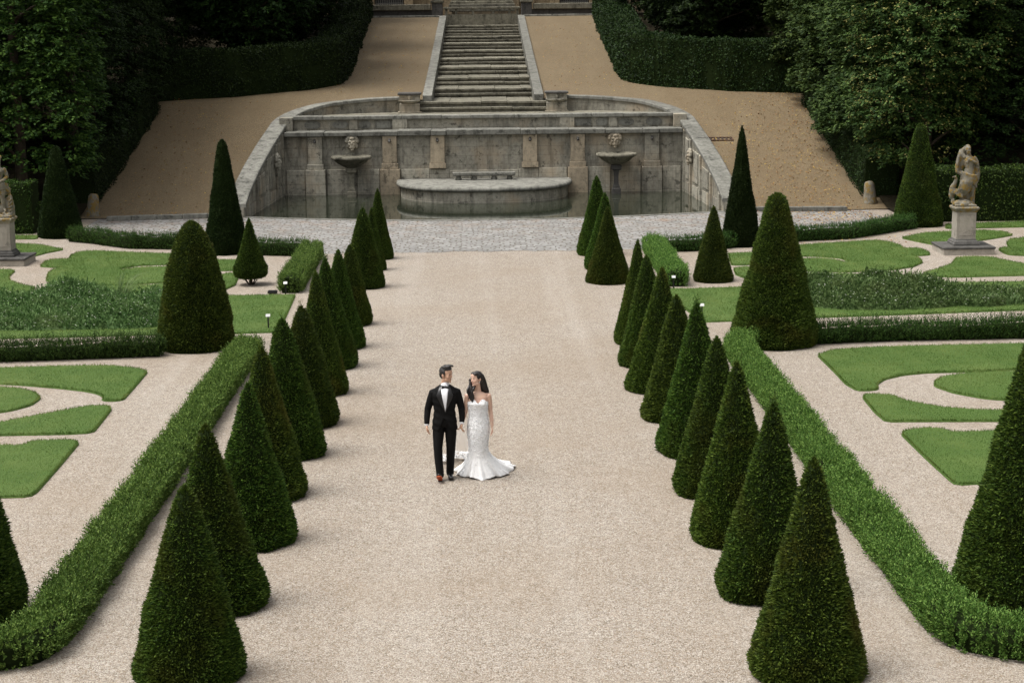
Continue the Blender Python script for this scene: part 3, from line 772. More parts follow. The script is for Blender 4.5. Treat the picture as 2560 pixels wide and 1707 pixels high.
def box_hedge(name, path, width, height, seed, dens=520, shoot=(.07, .2), mat='box', leaf=.042, label=None, cat='hedge', group=None, ground=None, per=8):
    """clipped hedge along a path: dark leafy body, upright young shoots on top and leaning ones on the sides"""
    rng = np.random.default_rng(seed)
    C2, Lg = resample(path, .12); n = len(C2)
    T = np.gradient(C2, axis=0); T = T/np.linalg.norm(T, axis=1, keepdims=True); N = np.stack([T[:, 1], -T[:, 0]], 1)
    sec = [(-.46, 0), (-.5, .25), (-.5, .7), (-.44, .92), (-.3, 1), (0, 1.02), (.3, 1), (.44, .92), (.5, .7), (.5, .25), (.46, 0)]
    gz = np.array([ground(p[1]) if ground else 0 for p in C2])
    def wob(i, u, v): return vnoise(C2[i, 0]*2.1 + u*3, C2[i, 1]*2.1, v*3, seed) - .5
    V = []
    for u, v in sec:
        idx = np.arange(n); f = 1 + .18*wob(idx, u, v)
        V.append(np.stack([C2[:, 0] + N[:, 0]*u*width*.84*f, C2[:, 1] + N[:, 1]*u*width*.84*f, gz + v*height*(.8 + .3*wob(idx, u + 5, 0))], 1))
    V = np.stack(V, 1); m = len(sec)
    i = np.arange(n - 1)[:, None]*m; j = np.arange(m - 1)[None, :]
    q = np.stack([i + j, i + j + 1, i + m + j + 1, i + m + j], -1).reshape(-1, 4)
    Vc = V.reshape(-1, 3); ends = []
    for e in (0, n - 1):
        cen = len(Vc); Vc = np.vstack([Vc, V[e].mean(0)]); ends += [(cen, e*m + k, e*m + (k + 1) % m) for k in range(m)]
    parts = [(Vc, [q, np.array(ends, np.int32)])]
    # shoots
    per_len = width + 2*height; ns = int(dens*Lg*per_len)
    s = rng.random(ns)*(n - 1); i0 = s.astype(int); fr = (s - i0)[:, None]
    w = rng.random(ns)*per_len
    u = np.where(w < height, -.5, np.where(w > height + width, .5, (w - height)/width - .5))
    v = np.where(w < height, w/height, np.where(w > height + width, (per_len - w)/height, 1.0))
    side = np.abs(u) > .499
    c = C2[i0]*(1 - fr) + C2[np.minimum(i0 + 1, n - 1)]*fr; nn = N[i0]
    g0 = gz[i0]
    topn = vnoise(c[:, 0]*2.1 + (u + 5)*3, c[:, 1]*2.1, 0, seed) - .5
    hz = height*(.88 + .3*topn)
    off = (u*width*(1 + .18*(vnoise(c[:, 0]*2.1 + u*3, c[:, 1]*2.1, v*3, seed) - .5)))[:, None]
    rnd = np.clip((np.abs(u) - .36)/.14, 0, 1); zz = np.where(side, v*hz*.97, hz*(1 - .1*rnd))
    P = np.concatenate([c + nn*off*.97, (g0 + zz)[:, None]], 1)
    sl = rng.uniform(*shoot, ns)*np.where(side, .75, 1.0)*(.6 + .9*vnoise(c[:, 0]*3.3, c[:, 1]*3.3, u*4, seed + 5))
    o3 = np.concatenate([nn*np.sign(u)[:, None], np.zeros((ns, 1))], 1)
    ax = np.where(side[:, None], o3*.55 + np.array([0, 0, .65]), o3*(.12 + .35*rnd)[:, None] + np.array([0, 0, 1.0])) + rng.normal(size=(ns, 3))*.2
    ne = int(dens*width*height*.9)            # shoots on the two cut ends
    for e, dsg in ((0, -1), (n - 1, 1)):
        uu = rng.uniform(-.5, .5, ne); vv = rng.random(ne)
        pe = C2[e] + N[e]*(uu*width)[:, None]*.95 + T[e]*dsg*(-.02 + .05*rng.random((ne, 1)))
        P = np.concatenate([P, np.concatenate([pe, (gz[e] + vv*height*.95)[:, None]], 1)])
        ax = np.concatenate([ax, np.append(T[e]*dsg, .0)*.55 + np.array([0, 0, .6]) + rng.normal(size=(ne, 3))*.25]); sl = np.concatenate([sl, rng.uniform(*shoot, ne)*.7])
    ns = len(P)
    ax = unit(ax)
    k = per; f = np.tile((np.arange(k) + .4)/k, ns)[:, None]
    Pb = np.repeat(P, k, 0) + np.repeat(ax*sl[:, None], k, 0)*f; Ab = np.repeat(ax, k, 0)
    ra = rng.normal(size=(ns*k, 3)); ra -= Ab*np.sum(ra*Ab, 1, keepdims=True); ra = unit(ra)
    La = leaf*rng.uniform(.7, 1.2, ns*k)*(1.15 - .45*f[:, 0])
    V2, F2 = leaves(Pb, Ab*.75 + ra*.75, La, La*.46, rng, .1)
    parts.append((V2, F2))
    Va, Fa = merge(parts)
    me = mesh_np(name, Va, Fa, core=len(Vc)); me.materials.append(M[mat]); me.materials.append(M['twig'])
    o = link(name, me); tag(o, label, cat, group); return o

def hedges():
    W = .46; G = 'low box hedges around the parterres'
    box_hedge('box_hedge', [(-10.6, 18.75), (-5.75, 18.8), (-5.4, 18.83), (-5.16, 18.95), (-5.06, 19.2), (-5.03, 19.8), (-5.02, 24), (-5.02, 30), (-5.03, 37.2)], W, .35, 1, 820,
        label='long low box hedge along the left path row, turning the near corner', group=G)
    box_hedge('box_hedge', [(-14.5, 36.7), (-10.08, 36.82), (-8.4, 37.0), (-6.9, 37.2)], W*.95, .33, 2, 640, shoot=(.1, .3), mat='boxdark',
        label='dark cross hedge of box left of the dome shaped yew', group=G)
    box_hedge('box_hedge', [(11.0, 18.45), (6.3, 18.56), (5.75, 18.68), (5.42, 18.88), (5.27, 19.2), (5.24, 19.9), (5.22, 24), (5.22, 30), (5.2, 36.2), (5.35, 36.9), (5.8, 37.2)], W, .35, 3, 820,
        label='long low box hedge along the right path row, turning the near corner', group=G)
    box_hedge('box_hedge', [(6.9, 37.6), (8.8, 37.88), (11.5, 37.98), (15.5, 38.1)], W*.95, .35, 4, 640, shoot=(.1, .3), mat='boxdark',
        label='dark cross hedge of box right of the massive yew', group=G)
    far = dict(dens=330, leaf=.045, per=7)
    box_hedge('box_hedge', [(-5.03, 45.6), (-5.06, 49), (-5.1, 52.75)], .52, .45, 5, 420, label='short bright box hedge end beside the far left path row', group=G, leaf=.042)
    box_hedge('box_hedge', [(-5.4, 52.95), (-6.72, 53.3), (-9.41, 54.9), (-10.99, 55.25), (-12.18, 56.45), (-13.2, 57.2)], .5, .42, 6, mat='boxdark', label='wavy dark box hedge between the cobbles and the far left lawn', group=G, **far)
    box_hedge('box_hedge', [(5.0, 45.9), (4.98, 49), (5.0, 52.9)], .52, .45, 7, 420, label='short bright box hedge end beside the far right path row', group=G, leaf=.042)
    box_hedge('box_hedge', [(5.35, 52.9), (6.45, 53.05), (9.67, 55.0), (11.35, 55.45), (13.3, 57.3), (13.9, 57.9)], .5, .42, 8, mat='boxdark', label='wavy dark box hedge between the cobbles and the far right lawn', group=G, **far)
hedges()

# ------------------------------------------------------------------ lawns
BEDS = {
 'LA': [(-10.84, 35.84), (-9.92, 35.89), (-8.92, 35.98), (-7.77, 36.01), (-7.53, 35.9), (-7.15, 35.68), (-6.84, 35.36), (-6.81, 33.93), (-6.8, 32.67), (-6.97, 32.59), (-7.17, 32.67), (-7.19, 32.97), (-7.38, 33.28), (-7.67, 33.53), (-8.21, 33.83), (-9.03, 34.19), (-9.51, 34.32), (-10.42, 34.37)],
 'LB': [(-10.5, 34.14), (-9.41, 33.95), (-9.02, 33.8), (-8.64, 33.45), (-8.39, 32.91), (-8.42, 32.31), (-8.65, 31.9), (-8.83, 31.74), (-9.76, 31.62)],
 'LC': [(-9.49, 30.69), (-8.59, 30.85), (-8.17, 31.31), (-7.72, 31.74), (-7.36, 32.1), (-6.97, 32.14), (-6.86, 31.89), (-6.82, 30.95), (-6.8, 30.04), (-7.13, 29.96), (-7.83, 29.94), (-8.35, 29.93), (-9.26, 29.93)],
 'LD': [(-9.32, 29.08), (-8.14, 29.15), (-7.74, 29.09), (-7.67, 29.43), (-7.01, 29.47), (-6.87, 29.27), (-6.83, 27.65), (-6.81, 26.16), (-6.85, 25.89), (-7.28, 25.88), (-8.33, 25.83)],
 'LE': [(-12.8, 51.16), (-12.9, 52.23), (-12.78, 52.66), (-12.31, 52.68), (-12.44, 53.55), (-12.34, 54.35), (-11.85, 54.45), (-10.53, 53.89), (-9.31, 53.53), (-7.75, 51.99), (-7.22, 52.01), (-6.91, 49.88), (-7.4, 49.8), (-8.14, 50.42), (-9.06, 51.26), (-10.0, 51.09), (-10.41, 50.5), (-10.32, 50.18), (-9.91, 50.64), (-8.97, 50.75), (-8.46, 49.77), (-8.43, 47.81), (-9.31, 47.44), (-10.5, 47.27), (-11.18, 47.41), (-11.61, 47.67), (-11.96, 48.37), (-12.22, 49.74), (-12.25, 50.57), (-12.08, 51.0), (-12.42, 50.93)],
 'LF': [(-11.02, 46.53), (-10.45, 47.05), (-8.86, 47.21), (-7.79, 47.96), (-7.11, 49.29), (-6.82, 49.03), (-6.67, 47.03), (-6.87, 46.11), (-8.24, 45.75), (-9.07, 45.54), (-10.24, 46.07)],
 'LG': [(-13.55, 44.52), (-12.31, 44.9), (-10.79, 45.03), (-8.96, 45.0), (-6.57, 45.13), (-4.88, 45.17), (-4.83, 43.81), (-4.76, 41.76), (-4.72, 39.77), (-5.77, 39.65), (-7.48, 39.62), (-10.85, 39.4), (-12.03, 39.36)],
 'LH': [(-15.19, 50.83), (-13.8, 50.56), (-13.53, 50.5), (-13.32, 50.27), (-13.23, 49.3), (-12.99, 48.4), (-12.5, 47.63), (-11.95, 47.07), (-11.93, 46.48), (-12.43, 45.36), (-13.57, 45.25)],
 'LI': [(-16.03, 56.25), (-15.42, 56.65), (-14.9, 56.53), (-14.09, 56.18), (-13.01, 54.92), (-13.37, 54.16), (-13.55, 53.41), (-14.01, 53.59), (-14.84, 54.48), (-15.72, 55.1)],
 'LJ': [(-17.51, 58.86), (-15.47, 58.74), (-14.7, 58.58), (-14.52, 57.75), (-15.23, 57.82), (-17.24, 57.94)],
 'RA': [(6.86, 36.15), (7.27, 36.67), (7.95, 36.85), (8.62, 36.94), (9.94, 37.02), (11.41, 37.09), (12.58, 37.13), (11.72, 34.51), (10.63, 34.46), (9.83, 34.29), (8.6, 34.2), (8.1, 34.01), (7.65, 33.61), (7.41, 33.17), (7.33, 32.69), (7.11, 32.62), (6.95, 32.64), (6.86, 33.2), (6.87, 34.63)],
 'RB': [(10.28, 34.18), (9.47, 34.08), (8.84, 33.75), (8.56, 33.27), (8.48, 32.89), (8.69, 32.27), (9.12, 31.77), (9.42, 31.63), (10.5, 31.69), (11.46, 32.86), (11.26, 34.05)],
 'RC': [(6.93, 32.03), (7.02, 32.23), (7.15, 32.24), (7.44, 32.16), (7.63, 31.62), (8.1, 31.06), (8.72, 30.79), (9.1, 30.74), (10.48, 30.77), (10.19, 29.9), (8.83, 29.96), (7.57, 30.02), (6.91, 30.04), (6.88, 30.75)],
 'RD': [(6.96, 29.08), (7.06, 29.28), (7.33, 29.44), (7.68, 29.42), (7.84, 29.11), (8.56, 29.19), (10.71, 29.29), (9.49, 25.86), (7.43, 25.88), (7.02, 25.81), (7.0, 26.07), (6.97, 27.35)],
 'RE': [(7.18, 52.08), (7.88, 52.19), (9.56, 53.76), (10.67, 54.21), (12.1, 54.71), (12.42, 54.23), (12.55, 53.37), (12.48, 52.76), (12.95, 52.72), (13.01, 51.84), (12.91, 51.27), (12.56, 51.1), (12.34, 51.32), (12.43, 50.58), (12.31, 49.7), (11.85, 48.87), (11.12, 48.3), (9.89, 48.02), (8.88, 48.23), (8.49, 49.17), (8.54, 49.95), (9.01, 50.64), (9.57, 50.82), (9.95, 50.52), (10.19, 49.86), (10.35, 50.07), (10.23, 50.79), (9.65, 51.24), (9.08, 51.33), (8.19, 50.46), (7.42, 49.7), (6.94, 49.65)],
 'RF': [(6.9, 48.95), (7.27, 49.28), (8.23, 48.11), (8.61, 47.87), (9.8, 47.59), (10.67, 47.4), (10.8, 46.91), (10.03, 46.72), (8.81, 46.74), (7.62, 46.9), (6.96, 47.13), (6.8, 47.77)],
 'RG': [(4.49, 45.41), (5.0, 45.29), (6.66, 45.49), (8.62, 45.67), (11.24, 45.82), (14.03, 45.8), (15.85, 45.83), (14.45, 41.69), (12.73, 41.46), (10.29, 41.11), (7.67, 40.77), (5.81, 40.47), (4.99, 40.37)],
 'RH': [(11.83, 47.56), (12.14, 48.0), (12.52, 48.5), (13.07, 49.31), (13.52, 50.55), (13.97, 50.74), (14.5, 50.59), (14.77, 49.69), (15.03, 49.13), (15.77, 48.06), (15.45, 47.07), (14.38, 46.99), (12.5, 46.82), (11.98, 47.03)],
 'RI': [(13.03, 55.23), (13.51, 55.85), (14.03, 56.4), (15.0, 56.71), (16.13, 56.88), (16.55, 56.47), (16.6, 55.62), (15.8, 54.84), (15.07, 54.27), (13.69, 53.29), (13.43, 53.94), (13.21, 54.6)],
 'RJ': [(15.21, 52.22), (15.45, 52.65), (15.65, 52.63), (15.88, 53.7), (16.23, 54.53), (16.77, 54.94), (18.02, 55.08), (16.6, 50.66), (15.54, 50.86), (15.17, 51.06), (15.16, 51.63)],
 'RK': [(15.28, 58.59), (16.69, 58.88), (18.04, 59.19), (19.98, 59.57), (19.47, 58.02), (17.59, 57.7), (15.01, 57.54)],
 'RL': [(13.54, 60.12), (14.25, 60.74), (13.45, 57.28), (13.18, 56.98)],
}
BED_LAB = {
 'LA': 'curved hammerhead lawn in front of the left cross hedge, cut by the left edge',
 'LB': 'rounded lawn tip entering from the left edge between two curved lawns',
 'LC': 'pointed wedge lawn at the left edge above the nearest left lawn',
 'LD': 'nearest left lawn panel, lowest of the four at the left edge',
 'LE': 'large scroll shaped mown lawn behind the dome shaped yew',
 'LF': 'narrow strip lawn below the large left scroll lawn',
 'LG': 'wide flat lawn carrying the left wild flower bed',
 'LH': 'curved lawn at the left edge in front of the left statue',
 'LI': 'pointed lawn behind the left statue plinth',
 'LJ': 'thin grass strip at the foot of the low leafy hedge on the left',
 'RA': 'curved hammerhead lawn in front of the right cross hedge',
 'RB': 'rounded lawn tip beside the yew at the right edge',
 'RC': 'pointed wedge lawn left of the huge yew at the right edge',
 'RD': 'nearest right lawn panel, lowest on the right side',
 'RE': 'large scroll shaped lawn with a curled slit behind the massive yew',
 'RF': 'narrow strip lawn below the large right scroll lawn',
 'RG': 'wide flat lawn carrying the right wild flower bed',
 'RH': 'winged lawn in front of the right statue plinth',
 'RI': 'pointed lawn behind the right statue plinth',
 'RJ': 'lobed lawn at the right edge beyond the right statue',
 'RK': 'thin grass strip at the foot of the low leafy hedge on the right',
 'RL': 'small grass patch between the wavy box hedge and the tall yew on the right'}

def in_poly(x, y, poly):
    r = np.zeros(len(x), bool); n = len(poly)
    for i in range(n):
        x0, y0 = poly[i]; x1, y1 = poly[(i+1) % n]
        if y0 == y1: continue
        c = ((y0 > y) != (y1 > y)) & (x < (x1 - x0)*(y - y0)/(y1 - y0) + x0); r ^= c
    return r

def lawns():
    rng = np.random.default_rng(5)
    for key, pts in BEDS.items():
        poly = []
        n = len(pts)
        for i in range(n):                       # soften the corners a little
            p = np.array(pts[i]); q = np.array(pts[(i+1) % n]); l = np.linalg.norm(q - p); t = min(.25, .08/max(l, .01))
            poly += [tuple(p + (q - p)*t), tuple(q - (q - p)*t)]
        a = sum(poly[i][0]*poly[(i+1) % len(poly)][1] - poly[(i+1) % len(poly)][0]*poly[i][1] for i in range(len(poly)))
        if a < 0: poly = poly[::-1]
        P = np.array(poly); yc = P[:, 1].mean(); top = .04
        dens = float(np.interp(yc, [25, 35, 45, 58], [2900, 1800, 1100, 800])); sc = float(np.interp(yc, [25, 58], [1.0, 1.6]))
        x0, y0 = P.min(0); x1, y1 = P.max(0); x0 = max(x0, -.3*y1 - .5); x1 = min(x1, .3*y1 + .5)
        m = int(dens*(x1 - x0)*(y1 - y0)); X = rng.uniform(x0, x1, m); Y = rng.uniform(y0, y1, m); k = in_poly(X, Y, poly); X, Y = X[k], Y[k]; m = len(X)
        B = np.stack([X, Y, np.full(m, top - .012)], 1)
        A = rng.normal(size=(m, 3))*.42 + np.array([0, 0, 1.0])
        lane = np.sign(np.sin((X*.9 + Y*.25 + .12*vnoise(X, Y, 0, 2))*2*PI/1.25))       # the mower pressed the lanes to and fro
        A[:, 1] += lane*.5; A[:, 0] += lane*.15
        parts = [blades(B, A, rng.uniform(.018, .042, m)*sc, .009*sc, rng)]
        # edge blades leaning out over the side
        E = P; En = np.roll(P, -1, 0); d = En - E; l = np.linalg.norm(d, axis=1); tot = l.sum(); ne = int(tot*dens*.13)
        cs = np.cumsum(l)/tot; e = np.searchsorted(cs, rng.random(ne)*.999999); f = rng.random((ne, 1))
        q = E[e] + d[e]*f; nr = np.stack([d[e, 1], -d[e, 0]], 1)/np.maximum(l[e], 1e-6)[:, None]
        Bq = np.concatenate([q, rng.uniform(.0, top, (ne, 1))], 1); Aq = np.concatenate([nr*.7, np.full((ne, 1), .75)], 1) + rng.normal(size=(ne, 3))*.35
        parts.append(blades(Bq, Aq, rng.uniform(.025, .055, ne)*sc, .011*sc, rng))
        V, F = merge(parts)
        b = MB(); cen = P.mean(0); nn = len(poly)
        dd = np.roll(P, -1, 0) - np.roll(P, 1, 0); dd /= np.maximum(np.linalg.norm(dd, axis=1, keepdims=True), 1e-6); nr0 = np.stack([dd[:, 1], -dd[:, 0]], 1)
        b.rings([[(p[0] + q[0]*o_, p[1] + q[1]*o_, z_) for p, q in zip(P, nr0)] for o_, z_ in ((.035, -.02), (.03, .008), (.008, top - .012), (-.03, top))])
        slab = np.array(b.v); nb = len(slab)
        me = bpy.data.meshes.new('lawn')
        me.from_pydata(list(map(tuple, slab)), [], b.f); me.materials.append(M['turf'])
        o = link('lawn', me)
        tag(o, BED_LAB[key], 'lawn', 'cut turf beds of the parterres')
        g = link('grass', mesh_np('grass', V, F), M['blade'], o); g['kind'] = 'stuff'
lawns()

# ------------------------------------------------------------------ wild flower beds in the long lawns
def flower_bed(name, x0, x1, y0, y1, hfun, seed, label, n, dens_fl):
    rng = np.random.default_rng(seed)
    nx, ny = int((x1 - x0)/.12), int((y1 - y0)/.12)
    gx, gy = np.meshgrid(np.linspace(x0, x1, nx), np.linspace(y0, y1, ny), indexing='ij')
    H = hfun(gx, gy); Vc = np.stack([gx, gy, np.maximum(H - .07, -.02)], -1).reshape(-1, 3)
    i = np.arange(nx - 1)[:, None]*ny; j = np.arange(ny - 1)[None, :]
    q = np.stack([i + j, i + ny + j, i + ny + j + 1, i + j + 1], -1).reshape(-1, 4)
    X = rng.uniform(x0, x1, n); Y = rng.uniform(y0, y1, n); h = hfun(X, Y); k = h > .1; X, Y, h = X[k], Y[k], h[k]; m = len(X)
    Z = h - rng.random(m)**2*.2 + (rng.random(m) < .12)*rng.random(m)*.16
    ax = rng.normal(size=(m, 3))*.7 + np.array([0, -.15, .55])
    V, F = leaves(np.stack([X, Y, Z], 1), ax, rng.uniform(.05, .15, m), rng.uniform(.02, .045, m), rng, .2)
    Va, Fa = merge([(Vc, [q]), (V, F)])
    o = link(name, mesh_np(name, Va, Fa), M['bedleaf']); tag(o, label, 'flower bed', kind='stuff')
    f = int(dens_fl); s = rng.integers(0, m, f)
    P = np.stack([X[s], Y[s], h[s] + .015], 1) + rng.normal(size=(f, 3))*.02
    k = 5; Pb = np.repeat(P, k, 0); an = np.tile(np.arange(k)*2*PI/k, f)
    A = np.stack([np.cos(an), np.sin(an), np.full(f*k, .5)], 1)
    V, F = leaves(Pb, A, .019, .016, rng, .1)
    fl = link('blossoms', mesh_np('blossoms', V, F), M['petal'], o); fl['kind'] = 'stuff'
    return o

def grass_clump(name, x, y, h, n, spread, lean, seed, label, mat='reed', wide=1.0):
    rng = np.random.default_rng(seed); V = []; F = []; c = 0
    for b in range(n):
        a = rng.random()*2*PI; r0 = rng.random()*spread*.35; L = h*rng.uniform(.6, 1.1); k = 6
        dx, dy = math.cos(a)*.35 + lean[0], math.sin(a)*.35 + lean[1]; w = rng.uniform(.012, .026)
        px, py, pz = x + math.cos(a)*r0, y + math.sin(a)*r0, 0.0; s = unit(np.array([-dy, dx, 0.0]) + rng.normal(size=3)*.2)
        for i in range(k + 1):
            t = i/k; bend = t*t*L*rng.uniform(.85, 1.15)
            p = np.array([px + dx*bend, py + dy*bend, pz + L*(t - .42*t*t*t)])
            ww = w*(1 - t)**.6
            V += [p - s*ww*.5, p + s*ww*.5]
            if i: F.append((c - 2, c - 1, c + 1, c))
            c += 2
    o = link(name, mesh_np(name, np.array(V), np.array(F, np.int32)), M[mat]); tag(o, label, 'ornamental grass', 'tall grass tufts in the flower beds'); return o

def beds():
    def bump(x, y, cx, cy, rx, ry): return np.clip(1 - ((x - cx)/rx)**2 - ((y - cy)/ry)**2, 0, 1)**.5
    def hl(x, y):
        edge = np.clip(1 - ((y - 42.3)/2.15)**4, 0, 1)*np.clip((-7.35 - x)/.9, 0, 1)**.5
        return edge*(.12 + .6*vnoise(x*.8, y*.8, 0, 3)**1.3 + .2*vnoise(x*3, y*3, 0, 4) + .16*np.clip((y - 42)/2, 0, 1)) - .02
    flower_bed('flower_bed', -14.6, -7.35, 40.15, 44.5, hl, 31, 'tall wild flower bed speckled with pale blossoms in the left lawn', 70000, 2300)
    def hr(x, y):
        edge = np.clip(1 - ((y - 43.2)/1.95)**4, 0, 1)*np.clip((x - 7.0)/.9, 0, 1)**.5
        mound = np.maximum(bump(x, y, 9.6, 43.1, 2.3, 1.7)*.62, bump(x, y, 7.6, 44.2, 1.4, 1.0)*.7)
        low = (.12 + .3*vnoise(x*1.1, y*1.1, 0, 8))*np.clip((x - 10.5)/1.2, 0, 1)*np.clip(1 - ((y - 42.8)/1.2)**4, 0, 1)
        return edge*np.maximum(mound*(.75 + .5*vnoise(x*2.2, y*2.2, 0, 6)), low) - .02
    flower_bed('flower_bed', 7.0, 15.5, 41.35, 45.1, hr, 32, 'leafy wild flower mound and low tufts in the right lawn', 70000, 1000)
    grass_clump('grass_tuft', -8.95, 43.5, 1.35, 60, .5, (.3, .05), 1, 'tall arching reed tuft rising above the left flower bed', wide=2.2)
    grass_clump('grass_tuft', -7.55, 42.6, .85, 70, .5, (.02, .0), 2, 'fine upright grass tuft behind the dome shaped yew')
    grass_clump('grass_tuft', -7.35, 41.0, .7, 26, .4, (.12, 0), 3, 'pale spiky grass tuft at the front right corner of the left flower bed')
    rng = random.Random(3)
    for i, (x, y, h, n) in enumerate([(9.4, 41.9, .5, 40), (10.1, 41.8, .55, 40), (10.7, 41.9, .5, 30), (11.4, 42.1, .6, 46), (12.0, 42.0, .55, 46), (12.6, 42.1, .45, 36)]):
        grass_clump('grass_tuft', x, y, h, n, .7, (.03*rng.uniform(-1, 1), 0), 10 + i,
            ['grass tuft at the left foot of the right flower mound', 'grass tuft at the middle foot of the right flower mound', 'grass tuft at the right foot of the right flower mound',
             'tallest grass tuft right of the flower mound', 'bushy grass tuft in the low right part of the bed', 'short grass tuft nearest the right edge of the bed'][i])
    for i, x in enumerate((-12.3, -11.2, -10.4, -9.5, -8.6)):
        grass_clump('grass_tuft', x, 40.25, .5, 9, .4, (.02, 0), 30 + i, 'thin pale grass tuft along the front of the left flower bed')
beds()

# ------------------------------------------------------------------ fallen leaves
def fallen():
    rng = np.random.default_rng(9); n = 0
    X = np.concatenate([13.6 - np.abs(rng.normal(size=2600))*2.4, rng.uniform(8.5, 13.5, 900), -13.4 + np.abs(rng.normal(size=700))*2.2, rng.uniform(3, 7, 1000)*rng.choice([-1, 1], 1000)])
    Y = np.concatenate([rng.uniform(60, 78, 2600), rng.uniform(54, 74, 900), rng.uniform(63.6, 78, 700), rng.uniform(79, 108, 1000)])
    n = len(X); ok = (np.abs(X) > np.array([wall_x(y) + .5 if y > 63.3 else 0 for y in Y])) & (X > -13.6) & (X < 13.8) & ~((Y < 60) & (X < 0))
    X, Y = X[ok], Y[ok]; Z = np.array([Zt(y) for y in Y]) + .045
    Z = np.where(Y < 63.4, .02, Z)
    P = np.stack([X, Y, Z], 1); A = rng.normal(size=P.shape); A[:, 2] *= .15
    V, F = leaves(P, A, rng.uniform(.04, .085, len(P)), rng.uniform(.03, .06, len(P)), rng, .2, np.tile([0, 0, 1.0], (len(P), 1)))
    o = link('fallen_leaves', mesh_np('fallen_leaves', V, F), M['fall']); tag(o, 'scattered yellow and brown fallen leaves on slope and cobbles', 'fallen leaves', kind='stuff')
    # sparse weeds on the slope
fallen()
# ------------------------------------------------------------------ tall hedges and trees
def leaf_hedge(name, path, width, height, seed, dens, leaf, mat, label, ground=Zt, wob=.2, group=None):
    """tall clipped leafy hedge: leaves lie flat over the trimmed faces of a closed body"""
    rng = np.random.default_rng(seed); C2, Lg = resample(path, .3); n = len(C2)
    T = np.gradient(C2, axis=0); T /= np.linalg.norm(T, axis=1, keepdims=True); N = np.stack([T[:, 1], -T[:, 0]], 1)
    gz = np.array([ground(p[1]) for p in C2])
    sec = [(-.48, -.05), (-.5, .3), (-.5, .7), (-.48, .93), (-.4, 1), (0, 1), (.4, 1), (.48, .93), (.5, .7), (.5, .3), (.48, -.05)]
    V = np.stack([np.stack([C2[:, 0] + N[:, 0]*u*(width - .14), C2[:, 1] + N[:, 1]*u*(width - .14), gz + v*(height - .07)], 1) for u, v in sec], 1); m = len(sec)
    i = np.arange(n - 1)[:, None]*m; j = np.arange(m - 1)[None, :]
    q = np.stack([i + j, i + j + 1, i + m + j + 1, i + m + j], -1).reshape(-1, 4)
    Vc = V.reshape(-1, 3); ends = []
    for e in (0, n - 1):
        c = len(Vc); Vc = np.vstack([Vc, V[e].mean(0)]); ends += [(c, e*m + k, e*m + (k + 1) % m) for k in range(m)]
    ns = int(dens*(Lg*(2*height + width) + 2*width*height))
    pl = 2*height + width; w = rng.random(ns)*pl; s = rng.random(ns)*(n - 1)
    ec = rng.random(ns) < (2*width*height)/(Lg*pl + 2*width*height)
    u = np.where(w < height, -.5, np.where(w > height + width, .5, (w - height)/width - .5)); v = np.where(w < height, w/height, np.where(w > height + width, (pl - w)/height, 1.0))
    endsel = np.where(rng.random(ns) < .5, 0.0, n - 1.0); s = np.where(ec, endsel, s); u = np.where(ec, rng.uniform(-.5, .5, ns), u); v = np.where(ec, rng.random(ns), v)
    i0 = np.minimum(s.astype(int), n - 1); fr = (s - i0)[:, None]; c = C2[i0]*(1 - fr) + C2[np.minimum(i0 + 1, n - 1)]*fr
    top = (v >= 1) & ~ec; side = (np.abs(u) > .499) & ~ec
    o3 = np.where(ec[:, None], np.concatenate([T[i0]*np.where(endsel > 0, 1, -1)[:, None], np.zeros((ns, 1))], 1),
                  np.where(side[:, None], np.concatenate([N[i0]*np.sign(u)[:, None], np.zeros((ns, 1))], 1), np.array([0, 0, 1.0])))
    P = np.concatenate([c + N[i0]*(u*width)[:, None], (gz[i0] + v*height)[:, None]], 1)
    bulge = (vnoise(P[:, 0]*1.3, P[:, 1]*1.3, P[:, 2]*1.3, seed) - .5)*wob*2
    P = P + o3*(bulge[:, None]*.6 - .09*rng.random((ns, 1)))
    ax = o3*.5 + rng.normal(size=(ns, 3))*.6 + np.array([0, 0, -.12])
    V2, F2 = leaves(P, ax, leaf*rng.uniform(.6, 1.2, ns), leaf*.6*rng.uniform(.8, 1.1, ns), rng, .15, o3)
    Va, Fa = merge([(Vc, [q, np.array(ends, np.int32)]), (V2, F2)])
    me = mesh_np(name, Va, Fa, core=len(Vc)); me.materials.append(M[mat]); me.materials.append(M['twig'])
    o = link(name, me); tag(o, label, 'hedge', group); return o

